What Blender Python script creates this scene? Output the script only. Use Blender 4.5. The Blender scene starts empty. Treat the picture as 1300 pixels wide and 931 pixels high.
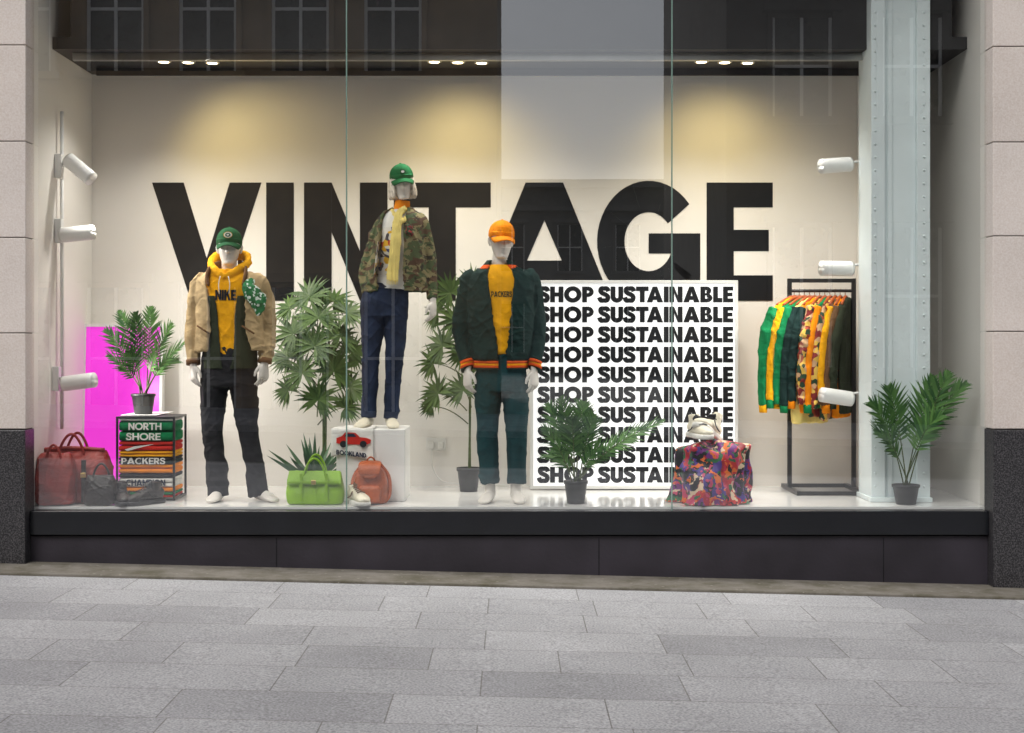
import bpy, bmesh, math, random
from mathutils import Vector, Matrix, noise, Euler
from mathutils.bvhtree import BVHTree
random.seed(7)
R=random.random
U=random.uniform
sc=bpy.context.scene
# ---------------------------------------------------------------- survey: shop glass is plane y=0, +y goes into the shop
DIST=9.0; EYE=1.5; FOC=1836.0
def W(px,py,d):
    s=(DIST+d)/FOC
    return Vector(((px-650)*s,d,EYE+(435-py)*s))
def X(px,d): return (px-650)*(DIST+d)/FOC
def Z(py,d): return EYE+(435-py)*(DIST+d)/FOC
FLOOR=0.471
def ground_z(x): return 0.066-0.0242*x
def L(r,g,b):
    f=lambda c:(c/255/12.92 if c/255<=0.04045 else ((c/255+0.055)/1.055)**2.4)
    return (f(r),f(g),f(b))
# ---------------------------------------------------------------- materials
def nmat(name):
    m=bpy.data.materials.new(name); m.use_nodes=True
    nt=m.node_tree; b=nt.nodes['Principled BSDF']
    return m,nt,b
def N(nt,t,**k):
    n=nt.nodes.new(t)
    for a,v in k.items():
        if a in n.inputs: n.inputs[a].default_value=v
        else: setattr(n,a,v)
    return n
def mixc(nt,fac,a,b,mode='MIX'):
    n=nt.nodes.new('ShaderNodeMix'); n.data_type='RGBA'; n.blend_type=mode
    for idx,v in ((0,fac),(6,a),(7,b)):
        if hasattr(v,'is_linked') or hasattr(v,'links'): nt.links.new(v,n.inputs[idx])
        else:
            n.inputs[idx].default_value = v if idx==0 else (*v[:3],1)
    return n.outputs[2]
def mat(name,col,rough=.6,metal=0,var=.12,vs=6,bump=0,bs=60,spec=.5,emit=None,es=0,folds=0):
    m,nt,b=nmat(name)
    tc=N(nt,'ShaderNodeTexCoord')
    no=N(nt,'ShaderNodeTexNoise',Scale=vs,Detail=2.0); nt.links.new(tc.outputs['Object'],no.inputs['Vector'])
    dark=tuple(c*(1-var) for c in col); lite=tuple(min(1,c*(1+var)) for c in col)
    mr=N(nt,'ShaderNodeMapRange'); mr.inputs[1].default_value=.3; mr.inputs[2].default_value=.7
    nt.links.new(no.outputs[0],mr.inputs[0])
    out=mixc(nt,mr.outputs[0],dark,lite)
    nt.links.new(out,b.inputs['Base Color'])
    b.inputs['Roughness'].default_value=rough; b.inputs['Metallic'].default_value=metal
    b.inputs['Specular IOR Level'].default_value=spec
    if emit: b.inputs['Emission Color'].default_value=(*emit,1); b.inputs['Emission Strength'].default_value=es
    last=None
    if folds:
        mp=N(nt,'ShaderNodeMapping'); mp.inputs['Scale'].default_value=(8,8,13); mp.inputs['Rotation'].default_value=(0,.6,0); nt.links.new(tc.outputs['Object'],mp.inputs[0])
        n3=N(nt,'ShaderNodeTexNoise',Scale=1.0,Detail=3.0,Distortion=1.0); nt.links.new(mp.outputs[0],n3.inputs['Vector'])
        b3=N(nt,'ShaderNodeBump',Strength=folds,Distance=.025); nt.links.new(n3.outputs[0],b3.inputs['Height']); last=b3
    if bump:
        n2=N(nt,'ShaderNodeTexNoise',Scale=bs,Detail=2.0); nt.links.new(tc.outputs['Object'],n2.inputs['Vector'])
        bp=N(nt,'ShaderNodeBump',Strength=bump,Distance=.01); nt.links.new(n2.outputs[0],bp.inputs['Height'])
        if last: nt.links.new(last.outputs[0],bp.inputs['Normal'])
        last=bp
    if last: nt.links.new(last.outputs[0],b.inputs['Normal'])
    return m
def fabric(name,col,var=.15,rough=.9,folds=.4):
    return mat(name,col,rough,var=var,vs=9,bump=.12,bs=250,spec=.2,folds=folds)
M={}
M['yellow']=fabric('yellow_cotton',L(236,168,20))
M['tan']=fabric('tan_canvas',L(178,154,116),var=.2,folds=.6)
M['brown']=fabric('brown_corduroy',L(104,76,52))
M['black']=mat('black_cloth',(.014,.014,.017),.85,var=.3,spec=.25,bump=.1,bs=200,folds=.6)
M['olive']=fabric('dark_olive_cotton',L(48,54,40))
M['navy']=fabric('blue_denim',L(38,48,70),var=.4,folds=.5)
M['teal']=fabric('dark_teal_trousers',L(14,56,60),folds=.5)
M['dgreen']=fabric('dark_green_wool',L(22,46,44),folds=.5)
M['cap_green']=fabric('green_twill',L(22,82,48),folds=.1)
M['cap_green2']=fabric('bright_green_twill',L(20,100,56),folds=.1)
M['orange']=fabric('orange_cotton',L(243,140,12),folds=.2)
M['stripe']=fabric('red_orange_rib',L(214,84,30),folds=.1)
M['red']=fabric('red_cotton',L(196,44,34))
M['white_cloth']=fabric('white_cotton',L(228,226,220))
M['cream']=fabric('cream_wool',L(238,216,130))
M['green']=fabric('green_cotton',L(16,122,72))
M['skin']=mat('mannequin_fibreglass',L(220,214,206),.38,var=.04,spec=.5)
M['blacksolid']=mat('black_vinyl',(.006,.007,.009),.45,var=.05,spec=.3)
M['white']=mat('white_paint',L(236,235,232),.5,var=.03,bump=.05,bs=30)
M['whitemetal']=mat('white_enamel',L(226,226,224),.35,var=.03)
M['blackmetal']=mat('black_powdercoat',(.015,.015,.016),.4,var=.1)
M['chrome']=mat('brushed_metal',(.6,.6,.58),.3,metal=1,var=.1)
M['brass']=mat('brass',(.7,.5,.2),.3,metal=1,var=.1)
M['pot']=mat('black_plastic_pot',(.02,.021,.023),.45,var=.1)
M['soil']=mat('soil',(.05,.035,.02),.95,var=.5,vs=60,bump=.8,bs=90)
M['redleather']=mat('red_leather',L(140,34,22),.42,var=.3,vs=8,bump=.4,bs=130,folds=.4)
M['darkleather']=mat('black_leather',(.022,.018,.017),.45,var=.3,bump=.4,bs=120,folds=.4)
M['limeleather']=mat('lime_leather',L(128,172,12),.4,var=.15,vs=8,bump=.4,bs=150,folds=.2)
M['tanleather']=mat('cognac_leather',L(176,84,32),.45,var=.25,vs=10,bump=.4,bs=120,folds=.4)
M['shoe']=mat('offwhite_leather',L(226,218,196),.5,var=.1,bump=.2,bs=90)
M['hair']=mat('silver_wig',L(205,196,182),.4,var=.4,vs=45,bump=.5,bs=60)
M['stem']=mat('plant_stem',(.07,.10,.03),.6,var=.3,vs=30)
M['cable']=mat('white_plastic',L(225,224,220),.4,var=.02)
def leafmat(name,c1,c2):
    m,nt,b=nmat(name)
    g=N(nt,'ShaderNodeNewGeometry')
    out=mixc(nt,g.outputs['Random Per Island'],c1,c2)
    nt.links.new(out,b.inputs['Base Color']); b.inputs['Roughness'].default_value=.45
    b.inputs['Specular IOR Level'].default_value=.35
    return m
M['leaf1']=leafmat('fan_palm_leaf',(.02,.055,.012),(.085,.15,.035))
M['leaf2']=leafmat('palm_leaf',(.02,.08,.022),(.11,.24,.06))
M['leaf3']=leafmat('agave_leaf',(.03,.08,.04),(.08,.16,.07))
def camo():
    m,nt,b=nmat('camouflage_cotton')
    tc=N(nt,'ShaderNodeTexCoord')
    mp=N(nt,'ShaderNodeMapping'); mp.inputs['Scale'].default_value=(1,1,1.6); nt.links.new(tc.outputs['Object'],mp.inputs[0])
    cur=L(120,112,78)
    for off,col,th,s in ((3,L(60,78,48),.5,13),(17,L(72,50,36),.56,15),(31,(.012,.012,.01),.6,17)):
        mp2=N(nt,'ShaderNodeMapping'); mp2.inputs['Location'].default_value=(off,off*.7,off*.3); nt.links.new(mp.outputs[0],mp2.inputs[0])
        no=N(nt,'ShaderNodeTexNoise',Scale=float(s),Detail=2.0,Distortion=.6); nt.links.new(mp2.outputs[0],no.inputs['Vector'])
        gt=N(nt,'ShaderNodeMath',operation='GREATER_THAN'); gt.inputs[1].default_value=th; nt.links.new(no.outputs[0],gt.inputs[0])
        cur=mixc(nt,gt.outputs[0],cur,col)
    nt.links.new(cur,b.inputs['Base Color']); b.inputs['Roughness'].default_value=.9
    return m
M['camo']=camo()
def patchwork(name,cols,scale=7,dist=2.0,rough=.45,nscale=5.0):
    m,nt,b=nmat(name)
    tc=N(nt,'ShaderNodeTexCoord')
    no=N(nt,'ShaderNodeTexNoise',Scale=nscale,Detail=3.0); nt.links.new(tc.outputs['Object'],no.inputs['Vector'])
    vm=N(nt,'ShaderNodeVectorMath',operation='MULTIPLY_ADD'); vm.inputs[1].default_value=(dist*.1,)*3
    nt.links.new(no.outputs['Color'],vm.inputs[0]); nt.links.new(tc.outputs['Object'],vm.inputs[2])
    vo=N(nt,'ShaderNodeTexVoronoi',Scale=float(scale)); nt.links.new(vm.outputs[0],vo.inputs['Vector'])
    sx=N(nt,'ShaderNodeSeparateColor'); nt.links.new(vo.outputs['Color'],sx.inputs[0])
    cr=N(nt,'ShaderNodeValToRGB'); cr.color_ramp.interpolation='CONSTANT'
    el=cr.color_ramp.elements
    while len(el)<len(cols): el.new(.5)
    for i,c in enumerate(cols): el[i].position=i/len(cols); el[i].color=(*c,1)
    nt.links.new(sx.outputs[0],cr.inputs[0]); nt.links.new(cr.outputs[0],b.inputs['Base Color'])
    b.inputs['Roughness'].default_value=rough
    return m
M['silk']=patchwork('patterned_silk',[L(170,24,50),L(110,40,120),L(218,110,40),L(16,20,24),L(40,100,64),L(190,60,100),L(24,22,30),L(215,190,160),L(140,25,35),L(70,50,130),L(190,40,40)],15,5,.5,9.0)
M['paisley']=patchwork('paisley_cotton',[L(150,60,30),L(220,180,80),L(30,60,40),L(120,30,30),L(200,160,120)],30,1.5,.8)
M['bandana']=patchwork('green_bandana',[L(20,110,60),L(220,230,220),L(20,110,60),L(15,90,50),L(24,120,66)],75,1.0,.8)
M['teeprint']=patchwork('graphic_print',[L(215,210,200),L(40,60,120),L(220,170,40),L(180,50,40),L(215,210,200),L(60,60,70),L(215,210,200)],32,1.5,.9)
M['redfloral']=patchwork('corsage',[L(150,30,40),L(170,50,50),L(30,60,40),L(90,20,30)],50,1,.8)
def emis(name,col,s,sample=True):
    m,nt,b=nmat(name); b.inputs['Base Color'].default_value=(*col,1)
    b.inputs['Emission Color'].default_value=(*col,1); b.inputs['Emission Strength'].default_value=s
    b.inputs['Roughness'].default_value=.3
    if not sample: m.cycles.emission_sampling='NONE'
    return m
M['lightpanel']=emis('backlit_acrylic',(.8,.8,.8),.85)
M['magenta']=emis('magenta_backlit_acrylic',L(226,56,210),.62)
M['lampon']=emis('lamp_filament',(1,.78,.45),12,False)
M['lamplit']=emis('lamp_lens_lit',(1,.86,.62),7,False)
def stone(name,c,sc_=3,sp=.12):
    m,nt,b=nmat(name); tc=N(nt,'ShaderNodeTexCoord')
    a=N(nt,'ShaderNodeTexNoise',Scale=2.2,Detail=5.0); nt.links.new(tc.outputs['Object'],a.inputs['Vector'])
    f=N(nt,'ShaderNodeTexNoise',Scale=90.0,Detail=2.0); nt.links.new(tc.outputs['Object'],f.inputs['Vector'])
    g=N(nt,'ShaderNodeNewGeometry')
    o=mixc(nt,a.outputs[0],tuple(x*.86 for x in c),tuple(x*1.14 for x in c))
    o=mixc(nt,.15,o,g.outputs['Random Per Island'],'SOFT_LIGHT')
    o=mixc(nt,sp*3,o,f.outputs[0],'OVERLAY')
    nt.links.new(o,b.inputs['Base Color']); b.inputs['Roughness'].default_value=.8
    bp=N(nt,'ShaderNodeBump',Strength=.25,Distance=.006); nt.links.new(f.outputs[0],bp.inputs['Height']); nt.links.new(bp.outputs[0],b.inputs['Normal'])
    return m
M['limestone']=stone('pale_limestone',L(214,204,197))
def granite():
    m,nt,b=nmat('dark_granite'); tc=N(nt,'ShaderNodeTexCoord')
    v=N(nt,'ShaderNodeTexNoise',Scale=120.0,Detail=3.0); nt.links.new(tc.outputs['Object'],v.inputs['Vector'])
    cr=N(nt,'ShaderNodeValToRGB'); e=cr.color_ramp.elements
    e[0].position=.42;e[0].color=(.010,.010,.013,1);e[1].position=.7;e[1].color=(.12,.115,.12,1)
    nt.links.new(v.outputs[0],cr.inputs[0]); nt.links.new(cr.outputs[0],b.inputs['Base Color']); b.inputs['Roughness'].default_value=.4
    return m
M['granite']=granite()
M['plinth']=mat('painted_plinth',L(44,40,48),.55,var=.3,vs=3,bump=.15,bs=40)
M['sill']=mat('black_gloss_sill',(.008,.009,.012),.25,var=.2)
M['walls']=mat('cream_wall_paint',L(232,228,222),.8,var=.02,vs=1.5,bump=.05,bs=50)
M['shopfloor']=mat('white_gloss_floor',L(228,227,225),.1,var=.04,vs=3,spec=.8)
M['ceil']=mat('dark_ceiling',(.02,.02,.022),.6,var=.2)
M['steel']=mat('pale_blue_steel_paint',L(222,233,235),.45,var=.05,vs=3,bump=.15,bs=14)
def paving():
    m,nt,b=nmat('granite_paving'); tc=N(nt,'ShaderNodeTexCoord')
    mp=N(nt,'ShaderNodeMapping'); nt.links.new(tc.outputs['Object'],mp.inputs[0]); mp.inputs['Location'].default_value=(.13,-.05,0)
    br=N(nt,'ShaderNodeTexBrick'); nt.links.new(mp.outputs[0],br.inputs['Vector'])
    br.offset=.41; br.offset_frequency=2; br.squash=.68; br.squash_frequency=3
    for k,v in (('Scale',1.0),('Mortar Size',.004),('Mortar Smooth',.6),('Bias',0.0),('Brick Width',.86),('Row Height',.45)): br.inputs[k].default_value=v
    br.inputs['Color1'].default_value=(.27,.272,.285,1); br.inputs['Color2'].default_value=(.355,.357,.37,1); br.inputs['Mortar'].default_value=(.17,.165,.16,1)
    a=N(nt,'ShaderNodeTexNoise',Scale=.9,Detail=8.0,Roughness=.65); nt.links.new(tc.outputs['Object'],a.inputs['Vector'])
    f=N(nt,'ShaderNodeTexNoise',Scale=95.0,Detail=2.0); nt.links.new(tc.outputs['Object'],f.inputs['Vector'])
    o=mixc(nt,.6,br.outputs['Color'],a.outputs[0],'SOFT_LIGHT')
    o=mixc(nt,.9,o,f.outputs[0],'OVERLAY')
    vo=N(nt,'ShaderNodeTexVoronoi',Scale=3.1); nt.links.new(tc.outputs['Object'],vo.inputs['Vector'])
    lt=N(nt,'ShaderNodeMath',operation='LESS_THAN'); lt.inputs[1].default_value=.05; nt.links.new(vo.outputs['Distance'],lt.inputs[0])
    mu=N(nt,'ShaderNodeMath',operation='MULTIPLY'); mu.inputs[1].default_value=.3; nt.links.new(lt.outputs[0],mu.inputs[0])
    o=mixc(nt,mu.outputs[0],o,(.12,.12,.12))
    nt.links.new(o,b.inputs['Base Color']); b.inputs['Roughness'].default_value=.75
    bp=N(nt,'ShaderNodeBump',Strength=.4,Distance=.004)
    ad=N(nt,'ShaderNodeMath',operation='SUBTRACT'); nt.links.new(f.outputs[0],ad.inputs[0]); nt.links.new(br.outputs['Fac'],ad.inputs[1])
    nt.links.new(ad.outputs[0],bp.inputs['Height']); nt.links.new(bp.outputs[0],b.inputs['Normal'])
    return m
M['paving']=paving()
def mossy():
    m,nt,b=nmat('weathered_concrete'); tc=N(nt,'ShaderNodeTexCoord')
    a=N(nt,'ShaderNodeTexNoise',Scale=5.0,Detail=8.0,Roughness=.7); nt.links.new(tc.outputs['Object'],a.inputs['Vector'])
    cr=N(nt,'ShaderNodeValToRGB'); e=cr.color_ramp.elements
    e[0].position=.35;e[0].color=(*L(84,80,66),1);e[1].position=.62;e[1].color=(*L(118,113,106),1)
    nt.links.new(a.outputs[0],cr.inputs[0])
    f=N(nt,'ShaderNodeTexVoronoi',Scale=14.0); nt.links.new(tc.outputs['Object'],f.inputs['Vector'])
    lt=N(nt,'ShaderNodeMath',operation='LESS_THAN'); lt.inputs[1].default_value=.13; nt.links.new(f.outputs['Distance'],lt.inputs[0])
    mu=N(nt,'ShaderNodeMath',operation='MULTIPLY'); mu.inputs[1].default_value=.4; nt.links.new(lt.outputs[0],mu.inputs[0])
    o=mixc(nt,mu.outputs[0],cr.outputs[0],L(165,160,150))
    nt.links.new(o,b.inputs['Base Color']); b.inputs['Roughness'].default_value=.9
    return m
M['mossy']=mossy()
M['asphalt']=mat('asphalt',(.05,.05,.052),.85,var=.3,vs=2,bump=.5,bs=80)
M['ground']=mat('ground',(.2,.2,.19),.9,var=.2,vs=1)
def glassmat():
    m=bpy.data.materials.new('window_glass'); m.use_nodes=True; nt=m.node_tree; nt.nodes.clear()
    o=N(nt,'ShaderNodeOutputMaterial'); t=N(nt,'ShaderNodeBsdfTransparent'); t.inputs[0].default_value=(.97,.985,.975,1)
    g=N(nt,'ShaderNodeBsdfGlossy'); g.inputs['Roughness'].default_value=0; g.inputs[0].default_value=(.95,.97,1,1)
    lw=N(nt,'ShaderNodeLayerWeight'); lw.inputs[0].default_value=.5
    p=N(nt,'ShaderNodeMath',operation='POWER'); p.inputs[1].default_value=4; nt.links.new(lw.outputs['Facing'],p.inputs[0])
    ma=N(nt,'ShaderNodeMath',operation='MULTIPLY_ADD'); ma.inputs[1].default_value=.75; ma.inputs[2].default_value=.18; nt.links.new(p.outputs[0],ma.inputs[0])
    mx=N(nt,'ShaderNodeMixShader'); nt.links.new(ma.outputs[0],mx.inputs[0]); nt.links.new(t.outputs[0],mx.inputs[1]); nt.links.new(g.outputs[0],mx.inputs[2])
    nt.links.new(mx.outputs[0],o.inputs[0]); return m
M['glass']=glassmat()
M['edge']=mat('glass_edge_silicone',L(120,150,140),.3,var=.1)
M['bldA']=mat('soot_sandstone',L(150,126,96),.85,var=.25,vs=1)
M['bldB']=mat('dark_brick',L(66,58,56),.85,var=.25,vs=2)
M['bldC']=mat('grey_stone',L(120,118,116),.85,var=.2,vs=1)
M['winglass']=mat('dark_window_glass',(.012,.015,.018),.1,var=.2)
M['winframe']=mat('white_sash_paint',(.8,.8,.78),.5,var=.05)

# ---------------------------------------------------------------- geometry helpers
def mkobj(name,verts,faces,material,smooth=False,parent=None,bevel=0,matidx=None):
    me=bpy.data.meshes.new(name); me.from_pydata([tuple(v) for v in verts],[],faces); me.update()
    ob=bpy.data.objects.new(name,me); sc.collection.objects.link(ob)
    mats=material if isinstance(material,list) else [material]
    for m in mats: me.materials.append(M[m] if isinstance(m,str) else m)
    if matidx:
        for p,i in zip(me.polygons,matidx): p.material_index=i
    if smooth:
        for p in me.polygons: p.use_smooth=True
    if bevel:
        b=ob.modifiers.new('bevel','BEVEL'); b.width=bevel; b.segments=2; b.limit_method='ANGLE'
    if parent: ob.parent=parent
    return ob
def group(name,loc=(0,0,0)):
    e=bpy.data.objects.new(name,None); e.empty_display_size=.1; sc.collection.objects.link(e); return e
class MB:
    def __init__(s): s.v=[]; s.f=[]
    def add(s,vf):
        v,f=vf; o=len(s.v); s.v+= [Vector(a) for a in v]; s.f+=[tuple(i+o for i in q) for q in f]; return s
    def box(s,x0,x1,y0,y1,z0,z1,m=None):
        v=[Vector(p) for p in ((x0,y0,z0),(x1,y0,z0),(x1,y1,z0),(x0,y1,z0),(x0,y0,z1),(x1,y0,z1),(x1,y1,z1),(x0,y1,z1))]
        if m: v=[m@p for p in v]
        return s.add((v,[(0,3,2,1),(4,5,6,7),(0,1,5,4),(1,2,6,5),(2,3,7,6),(3,0,4,7)]))
    def obj(s,name,material,**k): return mkobj(name,s.v,s.f,material,**k)
def box(name,x0,x1,y0,y1,z0,z1,material,bevel=0,parent=None):
    return MB().box(x0,x1,y0,y1,z0,z1).obj(name,material,bevel=bevel,parent=parent)
def loft(rings,cap=True,closed=True):
    n=len(rings[0]); v=[p for r in rings for p in r]; f=[]
    for i in range(len(rings)-1):
        for j in range(n if closed else n-1):
            k=(j+1)%n; f.append((i*n+j,i*n+k,(i+1)*n+k,(i+1)*n+j))
    if cap and closed:
        f.append(tuple(range(n-1,-1,-1))); f.append(tuple((len(rings)-1)*n+j for j in range(n)))
    return v,f
def cat(pts,sub):
    out=[]; n=len(pts)
    for i in range(n-1):
        p0=pts[max(0,i-1)];p1=pts[i];p2=pts[i+1];p3=pts[min(n-1,i+2)]
        for k in range(sub):
            t=k/sub
            out.append(tuple(.5*((2*b)+(-a+c)*t+(2*a-5*b+4*c-d)*t*t+(-a+3*b-3*c+d)*t**3) for a,b,c,d in zip(p0,p1,p2,p3)))
    out.append(tuple(pts[-1])); return out
def limb(pts,rads,seg=16,sub=5,closed_end=True,ref=(0,1,0)):
    rr=[(r,r) if not isinstance(r,tuple) else r for r in rads]
    P=cat([tuple(p)+r for p,r in zip(pts,rr)],sub)
    rings=[]; ref=Vector(ref)
    for i,p in enumerate(P):
        c=Vector(p[:3]); a=Vector(P[max(0,i-1)][:3]); b=Vector(P[min(len(P)-1,i+1)][:3]); t=(b-a).normalized()
        u=ref.cross(t)
        if u.length<.05: u=Vector((1,0,0)).cross(t)
        u.normalize(); v=t.cross(u)
        rings.append([c+u*math.cos(2*math.pi*k/seg)*max(p[3],.0005)+v*math.sin(2*math.pi*k/seg)*max(p[4],.0005) for k in range(seg)])
    return loft(rings)
def lathe(prof,c,seg=32):
    return loft([[Vector((c[0]+r*math.cos(2*math.pi*k/seg),c[1]+r*math.sin(2*math.pi*k/seg),c[2]+z)) for k in range(seg)] for r,z in prof])
def sp(c,s,e=2.3): return math.copysign(abs(c)**(2/e),c)
def trows(rows,d):
    return [(X((a+b)/2,d),d+(r[4] if len(r)>4 else 0),Z(r[0],d),(b-a)/2*(DIST+d)/FOC,r[3]) for r in rows for a,b in [(r[1],r[2])]]
def torso(rows,d,seg=32,sub=5,e=2.3):
    P=cat(trows(rows,d),sub); rings=[]
    for x,y,z,rx,ry in P:
        rings.append([Vector((x+rx*sp(math.cos(t),0,e),y+ry*sp(math.sin(t),0,e),z)) for t in [2*math.pi*k/seg for k in range(seg)]])
    return loft(rings)
def shell(rows,gaps,d,th=.02,seg=44,sub=5,e=2.3):
    """open fronted garment: gap angles (left,right) in degrees each side of the front"""
    T=[a+g for a,g in zip(trows(rows,d),gaps)]
    P=cat(T,sub); rings=[]
    for x,y,z,rx,ry,gl,gr in P:
        a0=math.radians(-90+gr); a1=math.radians(270-gl); o=[];inn=[]
        for k in range(seg+1):
            t=a0+(a1-a0)*k/seg
            o.append(Vector((x+rx*sp(math.cos(t),0,e),y+ry*sp(math.sin(t),0,e),z)))
            inn.append(Vector((x+(rx-th)*sp(math.cos(t),0,e),y+(ry-th)*sp(math.sin(t),0,e),z)))
        rings.append(o+inn[::-1])
    return loft(rings)
def fuse(name,parts,material,voxel=.008,amp=0,fx=7,fz=12,parent=None,smooth=3,keep=False):
    mb=MB()
    for p in parts: mb.add(p)
    ob=mb.obj(name+'_tmp',material)
    bm=bmesh.new(); bm.from_mesh(ob.data); bmesh.ops.recalc_face_normals(bm,faces=bm.faces); bm.to_mesh(ob.data); bm.free()
    r=ob.modifiers.new('r','REMESH'); r.mode='VOXEL'; r.voxel_size=voxel
    if smooth:
        s=ob.modifiers.new('s','SMOOTH'); s.factor=.5; s.iterations=smooth
    bpy.context.view_layer.update(); dg=bpy.context.evaluated_depsgraph_get()
    me=bpy.data.meshes.new_from_object(ob.evaluated_get(dg)); me.name=name
    old=ob.data; bpy.data.objects.remove(ob); bpy.data.meshes.remove(old)
    if amp:
        seed=Vector((U(0,50),U(0,50),U(0,50))); nor=[v.normal.copy() for v in me.vertices]
        for v,nn in zip(me.vertices,nor):
            c=v.co; w=noise.noise(c*2.5+seed)*.2
            m_=.35+.65*max(0,min(1,.5+noise.noise(c*4+seed*2)*1.6))
            q=Vector((c.x*fx,c.y*fx,(c.z+w+c.x*.7)*fz))+seed
            q2=Vector((c.x*fx*1.3,c.y*fx*1.3,(c.z+w*1.5-c.x*.8)*fz*1.2))-seed
            a=max(0,1-abs(noise.noise(q))*4.5)**1.5; b=max(0,1-abs(noise.noise(q2))*4.5)**1.5
            v.co=c+nn*amp*m_*((a+b*.8)*.9-.35+noise.noise(c*7+seed)*.7)
    me.materials.clear(); me.materials.append(M[material] if isinstance(material,str) else material)
    for p in me.polygons: p.use_smooth=True
    o=bpy.data.objects.new(name,me); sc.collection.objects.link(o)
    if parent: o.parent=parent
    return o
def smoothobj(name,vf,material,parent=None,mod=None):
    return mkobj(name,vf[0],vf[1],material,smooth=True,parent=parent)
def arcpts(a,b,h,n=8,dirv=(0,0,1)):
    a=Vector(a);b=Vector(b);dv=Vector(dirv)
    return [a.lerp(b,k/n)+dv*h*math.sin(math.pi*k/n)**.7 for k in range(n+1)]
# ---------------------------------------------------------------- bold sans lettering
def rect(x0,y0,x1,y1): return [(x0,y0),(x1,y0),(x1,y1),(x0,y1)]
def arc(cx,cy,rx,ry,a0,a1,t,n=22):
    out=[]
    for k in range(n):
        A=math.radians(a0+(a1-a0)*k/n);B=math.radians(a0+(a1-a0)*(k+1)/n)
        out.append([(cx+rx*math.cos(A),cy+ry*math.sin(A)),(cx+rx*math.cos(B),cy+ry*math.sin(B)),(cx+(rx-t)*math.cos(B),cy+(ry-t)*math.sin(B)),(cx+(rx-t)*math.cos(A),cy+(ry-t)*math.sin(A))])
    return out
def stroke(pts,t,sub=5):
    P=[Vector(p) for p in cat(pts,sub)]; Lf=[];Rt=[]
    for i,p in enumerate(P):
        tg=(P[min(i+1,len(P)-1)]-P[max(i-1,0)]).normalized(); n=Vector((-tg.y,tg.x))
        Lf.append(p+n*t/2);Rt.append(p-n*t/2)
    return [[tuple(Lf[i]),tuple(Lf[i+1]),tuple(Rt[i+1]),tuple(Rt[i])] for i in range(len(P)-1)]
def glyph(c,t=.2):
    if c=='V': return [[(0,1),(.33,0),(.465,0),(.465,.36),(.27,1)],[(.93,1),(.66,1),(.465,.36),(.465,0),(.6,0)]],.93
    if c=='A':
        k=t*1.18
        return [[(0,0),(.345,1),(.5,1),(.5,.68),(k,0)],[(.96,0),(.96-k,0),(.5-.02,.68),(.5,1),(.615,1)],rect(.28,.15,.68,.15+t*.9)],.96
    if c=='I': return [rect(0,0,t,1)],t
    if c=='N': return [rect(0,0,t,1),rect(.78-t,0,.78,1),[(t,1),(t,.58),(.78-t,0),(.78-t,.42)]],.78
    if c=='M': return [rect(0,0,t,1),rect(.9-t,0,.9,1),[(t,1),(t,.6),(.45,.1),(.45,.5)],[(.45,.5),(.45,.1),(.9-t,.6),(.9-t,1)]],.9
    if c=='T': return [rect(0,1-t,.74,1),rect(.37-t/2,0,.37+t/2,1-t)],.74
    if c=='E': return [rect(0,0,t,1),rect(t,0,.6,t*.88),rect(t,.5-t*.42,.56,.5+t*.42),rect(t,1-t*.88,.6,1)],.6
    if c=='L': return [rect(0,0,t,1),rect(t,0,.54,t)],.54
    if c=='H': return [rect(0,0,t,1),rect(.78-t,0,.78,1),rect(t,.5-t*.45,.78-t,.5+t*.45)],.78
    if c=='O': return arc(.51,.5,.51,.52,0,360,t,40),1.02
    if c=='C': return arc(.48,.5,.48,.52,45,315,t,36),.85
    if c=='G': return arc(.45,.5,.45,.52,38,345,t*1.05,36)+[rect(.45,.36,.87,.57),rect(.87-t,.2,.87,.36)],.87
    if c=='D': return [rect(0,0,t,1)]+arc(.25,.5,.47,.5,-90,90,t),.72
    if c=='P': return [rect(0,0,t,1),rect(t,1-t*.85,.36,1),rect(t,.34,.36,.34+t*.85)]+arc(.34,.67,.34,.33,-90,90,t*.9),.68
    if c=='R': return [rect(0,0,t,1),rect(t,1-t,.36,1),rect(t,.36,.36,.36+t),[(.25,.38),(.5,.38),(.72,0),(.46,0)]]+arc(.34,.68,.32,.32,-90,90,t),.7
    if c=='B': return [rect(0,0,t,1),rect(t,1-t*.8,.36,1),rect(t,.44,.38,.58),rect(t,0,.38,t*.8)]+arc(.36,.74,.28,.26,-90,90,t*.85)+arc(.38,.28,.33,.28,-90,90,t*.9),.71
    if c=='U': return [rect(0,.36,t,1),rect(.74-t,.36,.74,1)]+arc(.37,.36,.37,.38,180,360,t),.74
    if c=='K': return [rect(0,0,t,1),[(t,.35),(t,.62),(.48,1),(.74,1)],[(.3,.6),(.45,.72),(.78,0),(.5,0)]],.78
    if c=='S': 
        h=t*.46
        return stroke([(.585,.70),(.50,.87),(.33,1.01-h),(.16,.87),(.125,.72),(.2,.60),(.35,.52),(.51,.42),(.55,.28),(.48,.12),(.31,-.01+h),(.14,.12),(.05,.32)],t*.98),.67
    return [],.2
def textpolys(s,t=.2,gap=.04):
    x=0;out=[]
    for i,c in enumerate(s):
        g,w=glyph(c,t); out+=[[(a+x,b) for a,b in p] for p in g]; x+=w+gap
        if s[i:i+2]=='TA': x-=.15
    return out,x-gap
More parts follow.
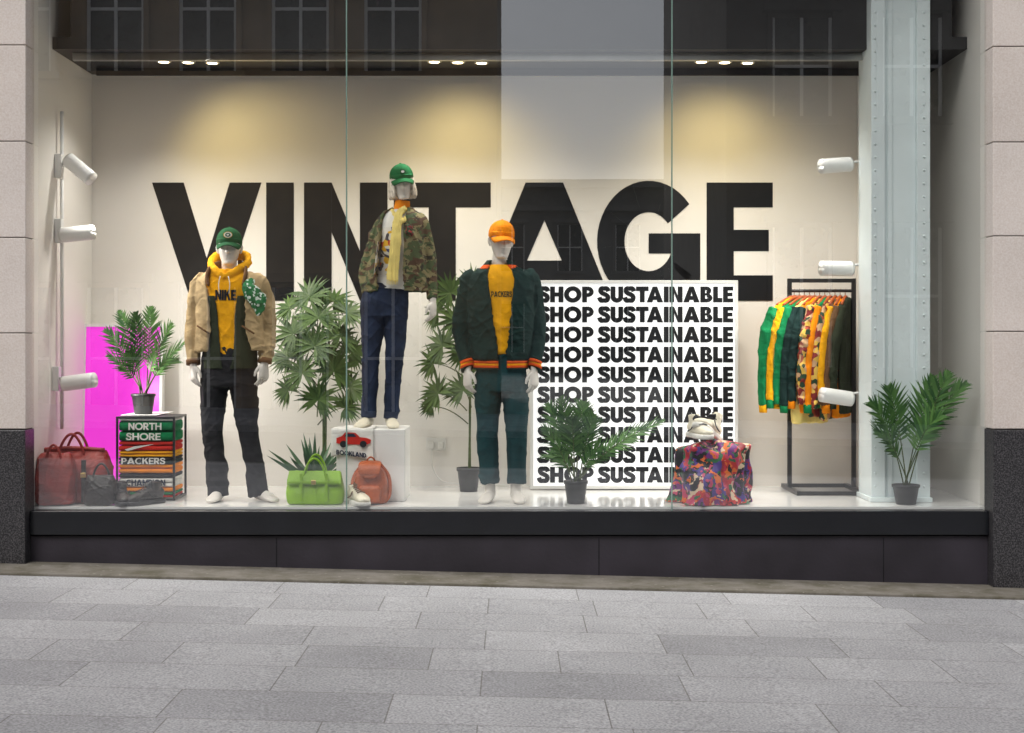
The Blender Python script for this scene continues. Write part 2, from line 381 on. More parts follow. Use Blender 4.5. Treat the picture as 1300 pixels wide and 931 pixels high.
def textmesh(name,items,material,parent=None,thick=0):
    """items: (string,origin,ux,uz,width,height,t)"""
    v=[];f=[]
    for s,o,ux,uz,w,h,t in items:
        ps,tw=textpolys(s,t); o=Vector(o);ux=Vector(ux);uz=Vector(uz); n=ux.cross(uz).normalized()
        for i,p in enumerate(ps):
            b=len(v); v+=[o+ux*(a/tw*w)+uz*(c*h)+n*(.0003*(i%7)) for a,c in p]; f.append(tuple(range(b,b+len(p))))
    return mkobj(name,v,f,material,parent=parent)
def project(ob,target,off=.003,cuts=2):
    bm=bmesh.new(); bm.from_mesh(ob.data); bmesh.ops.triangulate(bm,faces=bm.faces)
    bmesh.ops.subdivide_edges(bm,edges=bm.edges,cuts=cuts,use_grid_fill=True)
    bm.to_mesh(ob.data); bm.free()
    tm=target.data; bvh=BVHTree.FromPolygons([v.co for v in tm.vertices],[tuple(p.vertices) for p in tm.polygons])
    for v in ob.data.vertices:
        h=bvh.ray_cast(Vector((v.co.x,v.co.y-.8,v.co.z)),Vector((0,1,0)))
        if h[0]: v.co=h[0]+Vector((0,-off,0))
# ================================================================= SETTING
gz=ground_z
def sheet(name,x0,x1,y0,y1,dz,material,n=1):
    return mkobj(name,[(x0,y0,gz(x0)+dz),(x1,y0,gz(x1)+dz),(x1,y1,gz(x1)+dz),(x0,y1,gz(x0)+dz)],[(0,1,2,3)],material)
sheet('ground',-160,160,-160,160,-.14,'ground')
def slab(name,x0,x1,y0,y1,a,b,material,bevel=0):
    v=[(x0,y0,gz(x0)+a),(x1,y0,gz(x1)+a),(x1,y1,gz(x1)+a),(x0,y1,gz(x0)+a),(x0,y0,gz(x0)+b),(x1,y0,gz(x1)+b),(x1,y1,gz(x1)+b),(x0,y1,gz(x0)+b)]
    return mkobj(name,v,[(0,3,2,1),(4,5,6,7),(0,1,5,4),(1,2,6,5),(2,3,7,6),(3,0,4,7)],material,bevel=bevel)
slab('pavement',-60,60,-7.5,.3,-.135,-.012,'paving')
slab('kerb',-60,60,-7.65,-7.503,-.135,-.012,'granite')
slab('stone_edging',-4.2,4.2,-.47,-.03,-.1,.004,'mossy',bevel=.006)
slab('road',-160,160,-14.5,-7.653,-.139,-.12,'asphalt')
slab('pavement',-60,60,-20,-14.5,-.135,-.012,'paving')
# ---- shop building
shop=group('shop_building')
XL=X(37,0); XR=X(1257,0); TOP=4.5; CEIL=Z(95,1.35); BACK=1.35
box('shop_floor',XL-.05,XR+.2,.06,BACK+.1,FLOOR-.12,FLOOR,'shopfloor',parent=shop)
box('back_wall',XL-.2,XR+.4,BACK,BACK+.15,FLOOR-.1,TOP,'walls',parent=shop)
box('side_wall_a',XL-.2,XL,.05,BACK-.002,FLOOR+.001,TOP,'walls',parent=shop)
box('side_wall_b',XR,XR+.3,.05,BACK-.002,FLOOR+.001,TOP,'walls',parent=shop)
box('ceiling',XL+.002,XR-.002,.45,BACK-.003,CEIL,CEIL+.08,'ceil',parent=shop)
box('ceiling_bulkhead',XL+.12,XR-.1,.449,.52,CEIL-.002,TOP-.02,'ceil',parent=shop)
box('upper_ceiling',XL-.1,XR+.2,-.0,BACK,TOP,TOP+.1,'ceil',parent=shop)
box('partition_wall',2.469,2.62,.66,BACK-.002,FLOOR+.001,CEIL-.002,'white',bevel=.004,parent=shop)
box('ceiling_track_a',XL+.1,XR-.3,.56,.60,CEIL-.05,CEIL-.003,'chrome',parent=shop)
box('ceiling_track_b',XL+.1,XR-.3,1.1,1.13,CEIL-.05,CEIL-.003,'ceil',parent=shop)
# piers with real block joints
def pier(x0,x1,yf,ys,nm):
    mb=MB(); mb.box(x0+.012,x1-.012,yf+.012,.036,.7,12.5)
    mb.obj(nm+'_core','mossy',parent=shop)
    mb=MB(); zz=[Z(p,-.1) for p in ys]
    zs=[Z(545,-.1)]+zz
    while zs[-1]<12: zs.append(zs[-1]+.6)
    for a,b in zip(zs[:-1],zs[1:]): mb.box(x0,x1,yf,.04,a+.003,b-.003)
    mb.obj(nm+'_blocks','limestone',parent=shop,bevel=.004)
    b0=Z(545,-.1)
    MB().box(x0-.0,x1+.0,yf-.012,.042,-.3,b0-.004).obj(nm+'_granite_base','granite',parent=shop,bevel=.005)
pier(-4.3,X(34,-.1),-.12,[423,302,180,58],'stone_pier_a')
pier(X(1259,-.1),4.3,-.12,[421,300,181,60],'stone_pier_b')
# plinth & sill
box('window_plinth',X(34,-.1)+.002,X(1259,-.1)-.002,-.03,.3,-.3,Z(681,-.03),'plinth',parent=shop)
box('window_sill',X(34,-.1)+.003,X(1259,-.1)-.003,-.055,.06,Z(679.5,-.05),Z(649,-.05),'sill',bevel=.004,parent=shop)
for px in (352,760,1120): box('plinth_joint',X(px,0)-.003,X(px,0)+.003,-.033,-.0301,-.2,Z(682,0),'black',parent=shop)
# upper facade
mb=MB()
mb.box(-16,-4.31,-.1,.5,-.3,12.5); mb.box(4.31,16,-.1,.5,-.3,12.5)
mb.box(X(34,-.1)+.01,X(1259,-.1)-.01,-.1,.5,TOP+.1,12.5)
mb.box(-16,16,-.35,-.125,TOP+.2,TOP+.5); mb.box(-16,16,-.5,.5,12.5,13)
mb.obj('upper_facade','limestone',parent=shop)
wm=MB(); wf=MB()
for fx in range(-7,8):
    for z0 in (5.8,9.2):
        x=fx*2; wm.box(x-.5,x+.5,-.11,-.104,z0,z0+2)
        for a in (-.53,.47,-.02): wf.box(x+a,x+a+.06,-.15,-.112,z0,z0+2)
        wf.box(x-.54,x+.54,-.16,-.113,z0-.08,z0); wf.box(x-.46,x+.46,-.14,-.112,z0+1,z0+1.05)
wm.obj('upper_windows','winglass',parent=shop); wf.obj('upper_window_frames','winframe',parent=shop)
box('building_core',-16,16,BACK+.16,12,-.3,12.5,'bldC',parent=shop)
# ---- glazing
win=group('shop_window')
ed=[XL-.03,X(440,0),X(853,0),XR+.03]
for i in range(3):
    a,b=ed[i],ed[i+1]
    mkobj('glass_pane_%d'%(i+1),[(a+.003,0,Z(650,0)),(b-.003,0,Z(650,0)),(b-.003,0,TOP),(a+.003,0,TOP)],[(0,1,2,3)],'glass',parent=win)
for i in (1,2): box('glass_joint_%d'%i,ed[i]-.0035,ed[i]+.0035,-.008,.012,Z(649,0),TOP,'edge',parent=win)
box('frame_left',X(34,0)-.03,XL,-.03,.05,Z(650,0),TOP,'sill',parent=win)
box('frame_right',XR,X(1260,0)+.03,-.03,.05,Z(650,0),TOP,'sill',parent=win)
box('frame_top',XL,XR,-.03,.05,TOP-.06,TOP,'sill',parent=win)
# ---- riveted steel column
col=group('steel_column')
d0=.33
def cx(p,d=d0): return X(p,d)
mb=MB()
mb.box(cx(1106),cx(1124),d0,d0+.34,FLOOR+.002,TOP)
mb.box(cx(1164),cx(1181),d0,d0+.34,FLOOR+.002,TOP)
mb.box(cx(1124),cx(1164),d0+.03,d0+.30,FLOOR+.001,TOP)
mb.box(cx(1128),cx(1134),d0+.018,d0+.0299,FLOOR+.002,TOP)
mb.obj('column_shaft','steel',parent=col,bevel=.004)
box('column_base',cx(1104),cx(1183),d0-.02,d0+.36,FLOOR+.001,FLOOR+.03,'steel',parent=col,bevel=.004)
mb=MB(); z=FLOOR+.1
while z<TOP:
    for p in (1111,1173):
        c=Vector((cx(p),d0,z)); mb.add(loft([[c+Vector((r*math.cos(k*math.pi/5),-h,r*math.sin(k*math.pi/5))) for k in range(10)] for r,h in ((.009,0),(.007,.005),(.003,.007))]))
    z+=.085
mb.obj('rivets','steel',parent=col,smooth=True)
# ---- wall lettering VINTAGE
def vint():
    s=(DIST+BACK)/FOC; h=150*s; z0=Z(382,BACK); v=[];f=[]; k=0
    items=[('V',193,332),('I',338,373),('N',386,492),('T',500,623),('A',606,776),('G',758,889),('E',897,981)]
    for c,a,b in items:
        g,w=glyph(c,.24)
        if c=='I': g=[rect(0,0,1,1)];w=1
        if c=='N':
            w=1; g=[rect(0,0,.33,1),rect(.67,0,1,1),[(.33,1),(.33,.58),(.67,0),(.67,.42)]]
        if c=='T': w=1; g=[rect(0,.79,1,1),rect(.36,0,.64,.79)]
        if c=='E': w=1; g=[rect(0,0,.41,1),rect(.41,0,1,.215),rect(.41,.42,.94,.60),rect(.41,.79,1,1)]
        if c=='A': w=1; g=[[(0,0),(.36,1),(.5,1),(.5,.68),(.24,0)],[(1,0),(.76,0),(.5,.68),(.5,1),(.64,1)],rect(.3,.14,.7,.34)]
        if c=='G': w=1; g=arc(.5,.5,.5,.515,38,350,.265,40)+[rect(.5,.40,1,.57),rect(.75,.1,1,.40)]
        for p in g:
            o=len(v); dy=.0025+.0004*(k%5); k+=1
            v+=[(X(a,BACK)+(x/w)*(b-a)*s,BACK-dy,z0+y*h) for x,y in p]; f.append(tuple(range(o,o+len(p))))
    return mkobj('vintage_wall_lettering',v,f,'blacksolid')
vint()
# ---- SHOP SUSTAINABLE light box
lb=group('illuminated_sign')
ld=1.08; x0,x1,z0,z1=X(673,ld),X(937,ld),Z(621,ld),Z(356,ld)
box('sign_housing',x0+.004,x1-.004,ld+.02,ld+.12,z0+.004,z1-.004,'whitemetal',parent=lb)
box('sign_face',x0+.02,x1-.02,ld+.008,ld+.0195,z0+.02,z1-.02,'lightpanel',parent=lb)
mb=MB(); mb.box(x0,x1,ld,ld+.1,z1-.022,z1); mb.box(x0,x1,ld,ld+.1,z0,z0+.022); mb.box(x0,x0+.022,ld,ld+.1,z0+.0221,z1-.0221); mb.box(x1-.022,x1,ld,ld+.1,z0+.0221,z1-.0221)
mb.obj('sign_frame','whitemetal',parent=lb,bevel=.002)
it=[]
ss=(DIST+ld)/FOC
for i in range(10):
    yb=384+25.45*i
    it.append(('SHOP SUSTAINABLE',(X(683,ld),ld+.006,Z(yb,ld)),(1,0,0),(0,0,1),248*ss,20*ss,.285))
textmesh('sign_lettering',it,'blacksolid',parent=lb)
# ---- magenta light box leaning at left
mg=group('magenta_light_box')
md=1.12
a=W(103,566,md);b=W(205,566,md); tl=W(103,411,md)
lean=Matrix.Translation(Vector((a.x,md,a.z)))@Matrix.Rotation(math.radians(-4),4,'X')
w=b.x-a.x;h=tl.z-a.z
MB().box(0,w,.012,.07,-.27,h,lean).obj('box_housing','whitemetal',parent=mg)
MB().box(.02,w-.02,.0,.0118,-.24,h-.02,lean).obj('box_face','magenta',parent=mg)
mb=MB(); mb.box(0,.02,-.006,.0119,-.27,h,lean); mb.box(w-.02,w,-.006,.0119,-.27,h,lean); mb.box(.0201,w-.0201,-.006,.0119,h-.02,h,lean)
mb.obj('box_frame','whitemetal',parent=mg)
# ================================================================= LIGHT FIXTURES
def spot(name,loc,target,watts,ang,colr,rad=.05,blend=.8,parent=None):
    l=bpy.data.lights.new(name,'SPOT'); l.energy=watts; l.spot_size=math.radians(ang); l.spot_blend=blend; l.color=colr; l.shadow_soft_size=rad
    o=bpy.data.objects.new(name,l); sc.collection.objects.link(o); o.location=loc
    o.rotation_euler=(Vector(target)-Vector(loc)).to_track_quat('-Z','Y').to_euler()
    if parent:o.parent=parent
    return o
WARM=(1,.76,.30); NEUT=(1,.955,.89)
for cxp in (237,581,921):
    for j,dx in enumerate((-30,0,30)):
        g=group('ceiling_spotlight')
        c=Vector((X(cxp+dx,.7),.72+.02*j,CEIL))
        smoothobj('lamp_housing',lathe([(.045,-.003),(.05,-.03),(.044,-.035),(.038,-.03),(.036,-.015)],c,20),'chrome',parent=g)
        smoothobj('lamp_lens',lathe([(.034,-.028),(.034,-.034)],c,20),'lampon',parent=g)
        if dx==0:
            off={237:.5,581:0,921:.05}[cxp]
            spot('lamp',c+Vector((0,-.12,-.05)),(c.x+off,BACK,CEIL-.95),36,110,WARM,.12,1.0,parent=g)
        elif dx<0: spot('lamp',c+Vector((0,0,-.05)),(c.x-.15,.45,FLOOR),92,120,NEUT,.06,1.0,parent=g)
        else: spot('lamp',c+Vector((0,-.2,-.05)),(c.x+.55,BACK-.3,FLOOR+.2),70,105,NEUT,.08,1.0,parent=g)
def tracklight(px,py,d,ang,wall_x,lit,tgt,watts):
    g=group('wall_spotlight')
    c=W(px,py,d); dr=Vector(ang).normalized(); l=.105
    a=c-dr*l;b=c+dr*l
    smoothobj('lamp_body',limb([a-dr*.012,a,a+dr*.01,b-dr*.01,b],[.02,.046,.050,.050,.048],20,2),'whitemetal',parent=g)
    smoothobj('lamp_lens',limb([b-dr*.001,b+dr*.0015],[.043,.043],20,1),'lamplit' if lit else 'cable',parent=g)
    wl=Vector((wall_x,d+.02,c.z+.02))
    smoothobj('lamp_arm',limb([wl,(wl+c)/2+Vector((0,.0,.015)),c+Vector((0,.03,0))],[.009,.009,.009],8,3),'whitemetal',parent=g)
    MB().box(wall_x-.022,wall_x+.022,d-.01,d+.05,c.z-.06,c.z+.1).obj('lamp_bracket','whitemetal',parent=g,bevel=.004)
    spot('lamp',b+dr*.03,tgt,watts,125,NEUT,.05,parent=g)
lx=XL+.023
rail=group('lighting_pole'); smoothobj('pole',limb([(lx+.01,.55,Z(142,.55)),(lx+.01,.55,Z(545,.55))],[.012,.012],12,1),'whitemetal',parent=rail)
tracklight(101,215,.5,(.75,-.2,-.6),lx,False,(-1.8,.6,.7),38)
tracklight(98,297,.5,(.95,-.1,.08),lx,False,(-1.2,.6,1.3),38)
tracklight(100,485,.45,(.95,-.15,.12),lx,False,(-1.9,.9,.8),24)
rx_=2.469-.022; rd=.69
tracklight(1061,210,rd,(-.95,-.25,-.1),rx_,True,(1.2,.5,.8),38)
tracklight(1062,341,rd,(-.96,-.2,.0),rx_,False,(1.0,.5,1.1),32)
tracklight(1062,504,rd,(-.93,-.2,.14),rx_,False,(1.2,.5,.9),20)
# ================================================================= MANNEQUINS
def hand(parent,wrist,dirv,palm_n,thumb_side,name,scale=1.0,curl=.35):
    """fingers run along dirv; palm faces palm_n; thumb on +/- side"""
    dz=Vector(dirv).normalized(); n=Vector(palm_n); n=(n-dz*n.dot(dz)).normalized(); s=dz.cross(n)*thumb_side
    w=Vector(wrist)
    def q(a,b,c): return w+(s*a+dz*b+n*c)*scale
    parts=[]
    parts.append(limb([q(0,-.06,0),q(0,0,0),q(.002,.04,.0),q(.0,.085,.004),q(0,.10,.006)],[(.026,.024),(.026,.02),(.038,.018),(.042,.015),(.038,.012)],14,4,ref=tuple(n)))
    for i,(a,l) in enumerate(((.031,.072),(.011,.082),(-.011,.076),(-.031,.058))):
        b=.09-abs(a-.008)*.15; c=curl*(1+.15*i)
        p=[q(a,b-.02,.004)]; ang=.1; pos=(a,b,.004); p.append(q(*pos)); x,y,zz=pos
        for seglen in (.45,.32,.23):
            ang+=c; y+=l*seglen*math.cos(ang); zz+=l*seglen*math.sin(ang); x+=a*.07; p.append(q(x,y,zz))
        parts.append(limb(p,[.0092,.009,.0083,.0076,.0056],10,3,ref=tuple(s)))
    parts.append(limb([q(.02,.018,.004),q(.042,.038,.012),q(.055,.065,.02),q(.058,.09,.026)],[.014,.0125,.0105,.007],10,3,ref=tuple(n)))
    return fuse(name,parts,'skin',voxel=.003,smooth=1,parent=parent)
def head(parent,chin,yaw=0,pitch=0,roll=0,scale=1.0):
    Mx=Matrix.Translation(Vector(chin))@Euler((math.radians(pitch),math.radians(roll),math.radians(yaw)),'XYZ').to_matrix().to_4x4()@Matrix.Scale(scale,4)
    prof=cat([(-.004,.02,.022,-.048),(.004,.036,.040,-.040),(.022,.046,.058,-.026),(.055,.058,.076,-.012),(.09,.066,.088,-.004),(.125,.072,.095,.002),(.16,.073,.096,.006),(.195,.062,.082,.010),(.218,.042,.056,.012),(.229,.02,.026,.012)],6)
    rings=[]; seg=72
    for z,rx,ry,cy in prof:
        rr=[]
        for k in range(seg):
            t=2*math.pi*k/seg; x=rx*sp(math.cos(t),0,2.15); y=cy+ry*math.sin(t)
            if y<0:
                g=lambda a,b,s1,s2: math.exp(-((x-a)/s1)**2-((z-b)/s2)**2)
                y-=.028*g(0,.080,.011,.013)+.014*g(0,.102,.008,.02)
                y+=.014*g(.029,.110,.016,.011)+.014*g(-.029,.110,.016,.011)
                y-=.005*g(.029,.108,.011,.005)+.005*g(-.029,.108,.011,.005)
                y-=.006*g(0,.130,.05,.010)
                y-=.009*g(0,.053,.018,.005)+.008*g(0,.041,.015,.005)-.006*g(0,.047,.02,.003)
                y-=.007*g(0,.012,.016,.012)
            rr.append(Mx@Vector((x,y,z)))
        rings.append(rr)
    smoothobj('head',loft(rings),'skin',parent=parent)
    for s_ in (-1,1):
        smoothobj('ear',limb([Mx@Vector((s_*.070,.006,.078)),Mx@Vector((s_*.078,.012,.10)),Mx@Vector((s_*.078,.014,.125)),Mx@Vector((s_*.071,.006,.135))],[.006,.008,.009,.006],8,3),'skin',parent=parent)
    return Mx
def cap(parent,Mx,crown,bill,badge=None):
    g=parent
    prof=cat([(.128,.080,.103),(.15,.083,.106),(.18,.080,.102),(.21,.068,.087),(.232,.046,.060),(.243,.022,.03),(.246,.003,.003)],4)
    rings=[[Mx@Vector((rx*math.cos(t)*(1+.008*abs(math.cos(3*t))),.006+ry*math.sin(t),z+ (.012 if math.sin(t)<-.3 else 0)*(1 if z<.16 else 0))) for t in [2*math.pi*k/48 for k in range(48)]] for z,rx,ry in prof]
    smoothobj('cap_crown',loft(rings),crown,parent=g)
    smoothobj('cap_button',limb([Mx@Vector((0,.006,.243)),Mx@Vector((0,.006,.252))],[.009,.006],10,2),bill,parent=g)
    mb=MB()
    for kk in range(6):
        a_=math.pi/6+kk*math.pi/3
        mb.add(limb([Mx@Vector((rx*1.012*math.cos(a_),.006+ry*1.012*math.sin(a_),z)) for z,rx,ry in prof[3::3]],[.0018]*len(prof[3::3]),5,1))
    mb.obj('cap_seams',crown,parent=g,smooth=True)
    rings=[]
    for i in range(9):
        t=i/8; row=[]
        for k in range(17):
            u=k/8-1; hw=.078*(1-.10*t*t)*math.sqrt(max(0,1-(t*.75)**6))
            x=u*hw; yb=-.097*math.sqrt(max(.05,1-(x/.085)**2))+.006
            y=yb-.070*t*(math.sqrt(max(0,1-u*u*.85)))-.004*t
            z=.144-.024*t-.020*u*u-.006*t*t
            row.append(Mx@Vector((x,y,z)))
        rings.append(row)
    v,f=loft(rings,cap=False,closed=False)
    o=mkobj('cap_bill',v,f,bill,smooth=True,parent=g); s=o.modifiers.new('s','SOLIDIFY'); s.thickness=.005; s.offset=0
    if badge:
        for i,(rr,cm) in enumerate(badge):
            a=[]
            for k in range(24):
                t=2*math.pi*k/24; x=rr*1.35*math.cos(t); zz=.188+rr*math.sin(t)
                a.append(Mx@Vector((x,-.104*math.sqrt(max(0,1-(x/.1)**2))*(1-max(0,(zz-.175))*1.9)-.002-.0015*i,zz)))
            mkobj('cap_badge_%d'%i,a,[tuple(range(24))],cm,parent=g)
def footw(par,px,dd,yaw,z0=FLOOR,mt='skin',hh=.085):
    a=Vector((X(px,dd),dd,z0+hh))
    def q(x,y,z): return a+Matrix.Rotation(math.radians(yaw),3,'Z')@Vector((x,y,z-hh))
    parts=[limb([q(0,.0,hh+.05),q(0,.0,hh),q(0,.01,.04)],[(.036,.04),(.036,.042),(.036,.045)],14,4),
      limb([q(0,.06,.028),q(0,.0,.038),q(0,-.07,.034),q(-.002,-.13,.023),q(-.004,-.175,.015),q(-.004,-.195,.012)],[(.020,.022),(.033,.036),(.038,.032),(.044,.021),(.035,.014),(.012,.008)],14,4,ref=(0,0,1))]
    return fuse('foot',parts,mt,voxel=.005,smooth=2,parent=par)
# --- mannequin 1 (work jacket)
m1=group('mannequin'); d=.42
P=lambda px,py,o=0,dd=d: W(px,py,dd)+Vector((0,o,0))
Mx=head(m1,P(291,337),yaw=6,pitch=-2); cap(m1,Mx,'cap_green','cap_green',[(.021,'yellow'),(.0185,'white_cloth'),(.013,'cap_green'),(.006,'white_cloth')])
smoothobj('neck',limb([P(291,360,.02),P(291,340,.0),P(291,328,.005)],[.055,.05,.05],16,3),'skin',parent=m1)
hood=fuse('hoodie',[torso([(343,274,310,.07),(350,262,322,.09),(368,257,327,.118),(400,259,325,.122),(440,260,325,.116),(452,263,323,.108)],d),
  limb([P(290,352,-.11),P(275,343,-.075),P(268,334,.01),P(274,325,.09),P(291,322,.12),P(308,325,.09),P(314,334,.01),P(306,343,-.075),P(290,352,-.11)],[(.010,.018),(.018,.026),(.022,.032),(.028,.038),(.03,.042),(.028,.038),(.022,.032),(.018,.026),(.010,.018)],14,4,ref=(0,0,1))],'yellow',amp=.009,fx=7,fz=9,parent=m1)
mb=MB()
for sx in (-1,1): mb.add(limb([P(290+sx*5,352,-.135),P(290+sx*7,362,-.14),P(290+sx*6,374,-.14)],[.003]*3,6,3))
mb.obj('hoodie_cords','white_cloth',parent=m1,smooth=True)
vest=fuse('inner_vest',[shell([(376,257,327,.130),(400,257,327,.134),(440,259,326,.130),(468,257,327,.134)],[(22,20),(15,15),(12,13),(5,6)],d,.008,sub=6)],'olive',voxel=.006,amp=.004,fx=6,fz=7,parent=m1,smooth=1)
jk=fuse('work_jacket',[shell([(345,264,319,.095),(351,253,329,.112),(362,248,335,.135),(390,250,336,.152),(420,250,336,.152),(446,248,341,.150)],[(50,48),(42,40),(34,32),(30,30),(30,32),(32,38)],d,.018),
  limb([P(261,355),P(252,362,.0),P(246,400,.035),P(244,435,.01),P(247,460,-.03)],[.045,.057,.055,.051,.045],16,5),
  limb([P(321,355),P(331,362,.0),P(338,400,.035),P(339,435,.01),P(337,458,-.03)],[.045,.057,.055,.051,.045],16,5)],'tan',voxel=.007,amp=.012,fx=6,fz=8,parent=m1,smooth=2)
mb=MB()
for xa,xb in ((256,272),(312,328)): mb.add(limb([P(xa,414,-.140),P(xb,424,-.150)],[(.006,.004)]*2,8,2))
for (a_,b_) in ((P(246.5,457,-.027),P(247,463,-.033)),(P(337.5,455,-.027),P(337,461,-.033))): mb.add(limb([a_,b_],[.047,.047],18,1))
mb.obj('pocket_welts','brown',parent=m1,smooth=True)
for s_,pp in ((1,[P(270,364,-.13),P(267,350,-.095),P(271,339,.0),P(282,333,.085)]),(2,[P(313,364,-.13),P(315,350,-.095),P(311,339,.0),P(300,333,.085)])):
    fuse('collar_%d'%s_,[limb(pp,[(.018,.010),(.030,.012),(.028,.012),(.025,.012)],12,5,ref=(1,0,0))],'brown',voxel=.006,amp=.002,parent=m1)
tx=textmesh('hoodie_print',[('NIKE',P(278,382,-.2),(1,0,0),(0,0,1),26*9.42/FOC,13*9.42/FOC,.26)],'black',parent=m1); project(tx,hood,.006)
tr=fuse('trousers',[torso([(440,259,324,.11),(470,255,326,.122),(490,257,324,.118)],d),
  limb([P(274,470),P(271,510),P(270,550,-.01),P(276,598,.01),P(277,630,.01)],[(.096,.11),(.084,.096),(.068,.078),(.064,.072),(.071,.080)],18,5),
  limb([P(307,470),P(311,510),P(316,550,-.01),P(324,598,.01),P(328,630,.01)],[(.096,.11),(.084,.096),(.066,.078),(.064,.072),(.069,.080)],18,5)],'black',voxel=.007,amp=.012,fx=5,fz=7,parent=m1,smooth=2)
footw(m1,278,.43,-4); footw(m1,331,.43,42)
hand(m1,P(247,463,-.04),(.02,-.12,-1),(.7,.6,0),1,'hand_right')
hand(m1,P(337,461,-.04),(0,-.12,-1),(-.7,.6,0),-1,'hand_left')
bd=fuse('bandana',[limb([P(324,356,-.10),P(320,366,-.145),P(329,378,-.14),P(333,390,-.13),P(331,402,-.12)],[(.02,.018),(.042,.018),(.058,.02),(.045,.016),(.008,.006)],16,5)],'bandana',voxel=.005,amp=.012,fx=25,fz=12,parent=m1)
# --- mannequin 2 (camouflage, on plinth)
m2=group('mannequin'); d=.6
PT=.936
P2=lambda px,py,o=0: W(px,py,.6)+Vector((0,o,0))
Mx=head(m2,P2(512,253),yaw=10,pitch=4,roll=-5,scale=.95); cap(m2,Mx,'cap_green2','cap_green2',[(.014,'cap_green'),(.009,'white_cloth')])
prof=cat([(.006,.086,.080),(.02,.098,.094),(.06,.099,.104),(.10,.093,.106),(.14,.085,.104),(.17,.079,.099),(.19,.066,.086)],5)
rings=[]
for z,rx,ry in prof:
    gp=40 if z<.13 else 40-(z-.13)*600; gp=max(gp,12)
    o_=[];i_=[]
    for k in range(91):
        t=math.radians(-90+gp)+math.radians(360-2*gp)*k/90
        wv=1+.014*math.sin(k*1.5)+.012*math.sin(k*3.7+z*20)
        zz=z+(.010*math.sin(k*1.9) if z<.02 else 0)
        o_.append(Mx@Vector((rx*wv*math.cos(t),.012+ry*wv*math.sin(t),zz))); i_.append(Mx@Vector((rx*.72*math.cos(t),.012+ry*.8*math.sin(t),zz)))
    rings.append(o_+i_[::-1])
smoothobj('bob_wig',loft(rings),'hair',parent=m2)
fuse('turtleneck',[limb([P2(510,282,.0),P2(510,268,.0),P2(511,255,.0)],[.068,.054,.050],18,4)],'orange',voxel=.006,amp=.006,fx=10,fz=40,parent=m2)
tee=fuse('graphic_tee',[torso([(266,498,522,.055),(272,488,530,.075),(285,482,534,.1),(310,483,530,.118),(335,481,525,.10),(368,474,524,.115)],d)],'white_cloth',amp=.006,fx=6,fz=7,parent=m2)
pr=mkobj('tee_print',[P2(478,350,-.2),P2(508,350,-.2),P2(510,290,-.2),P2(485,290,-.2)],[(0,1,2,3)],'teeprint',parent=m2); project(pr,tee,.004,24)
fuse('camouflage_jacket',[shell([(264,496,525,.072),(270,486,532,.092),(282,478,539,.118),(310,475,540,.14),(340,466,542,.138),(371,460,545,.142)],[(60,30),(55,20),(50,10),(48,10),(38,12),(28,14)],d,.018),
  limb([P2(492,279),P2(484,285),P2(471,320,.03),P2(463,350,.02),P2(467,372,-.02)],[.042,.050,.049,.044,.036],16,5),
  limb([P2(528,277),P2(535,284),P2(544,322,.02),P2(547,350,.01),P2(549,380,-.02)],[.042,.050,.047,.043,.036],16,5)],'camo',voxel=.007,amp=.010,fx=6,fz=8,parent=m2,smooth=2)
fuse('scarf',[limb([P2(516,266,-.06),P2(508,274,-.11),P2(505,300,-.15),P2(503,330,-.155),P2(500,358,-.15)],[(.02,.014),(.026,.012),(.036,.011),(.040,.010),(.044,.008)],16,5),
  limb([P2(498,268,-.03),P2(505,277,-.09),P2(511,284,-.125),P2(522,273,-.05),P2(520,264,.02)],[.014,.017,.017,.017,.012],12,4)],'cream',voxel=.005,amp=.009,fx=30,fz=4,parent=m2)
mb=MB()
for k in range(14):
    p=P2(494+k*1.0,357,-.153); mb.add(limb([p,p+Vector((U(-.004,.004),0,-.03))],[.0018,.001],5,1))
mb.obj('scarf_fringe','cream',parent=m2)
fuse('corsage',[limb([P2(521,289,-.12),P2(521,299,-.145)],[.022,.018],12,3),limb([P2(517,296,-.13),P2(526,300,-.13)],[.015,.015],12,3)],'redfloral',voxel=.004,amp=.010,fx=40,fz=40,parent=m2)
fuse('jeans',[torso([(360,464,518,.10),(384,457,519,.12),(402,458,518,.115)],d),
  limb([P2(474,392),P2(472,420),P2(471,455,-.01),P2(469,500,.01),P2(468,530,.01)],[(.080,.10),(.074,.088),(.058,.068),(.051,.060),(.050,.058)],18,5),
  limb([P2(502,392),P2(502,420),P2(501,455,-.01),P2(498,500,.01),P2(496,532,.01)],[(.082,.10),(.076,.088),(.060,.070),(.053,.062),(.052,.060)],18,5)],'navy',voxel=.006,amp=.009,fx=6,fz=9,parent=m2,smooth=2)
hand(m2,P2(550,383,-.03),(.03,-.1,-1),(-.8,.4,0),-1,'hand_left',.92)
for px,yw in ((467,-14),(496,12)): footw(m2,px,.62,yw,PT,'shoe' )
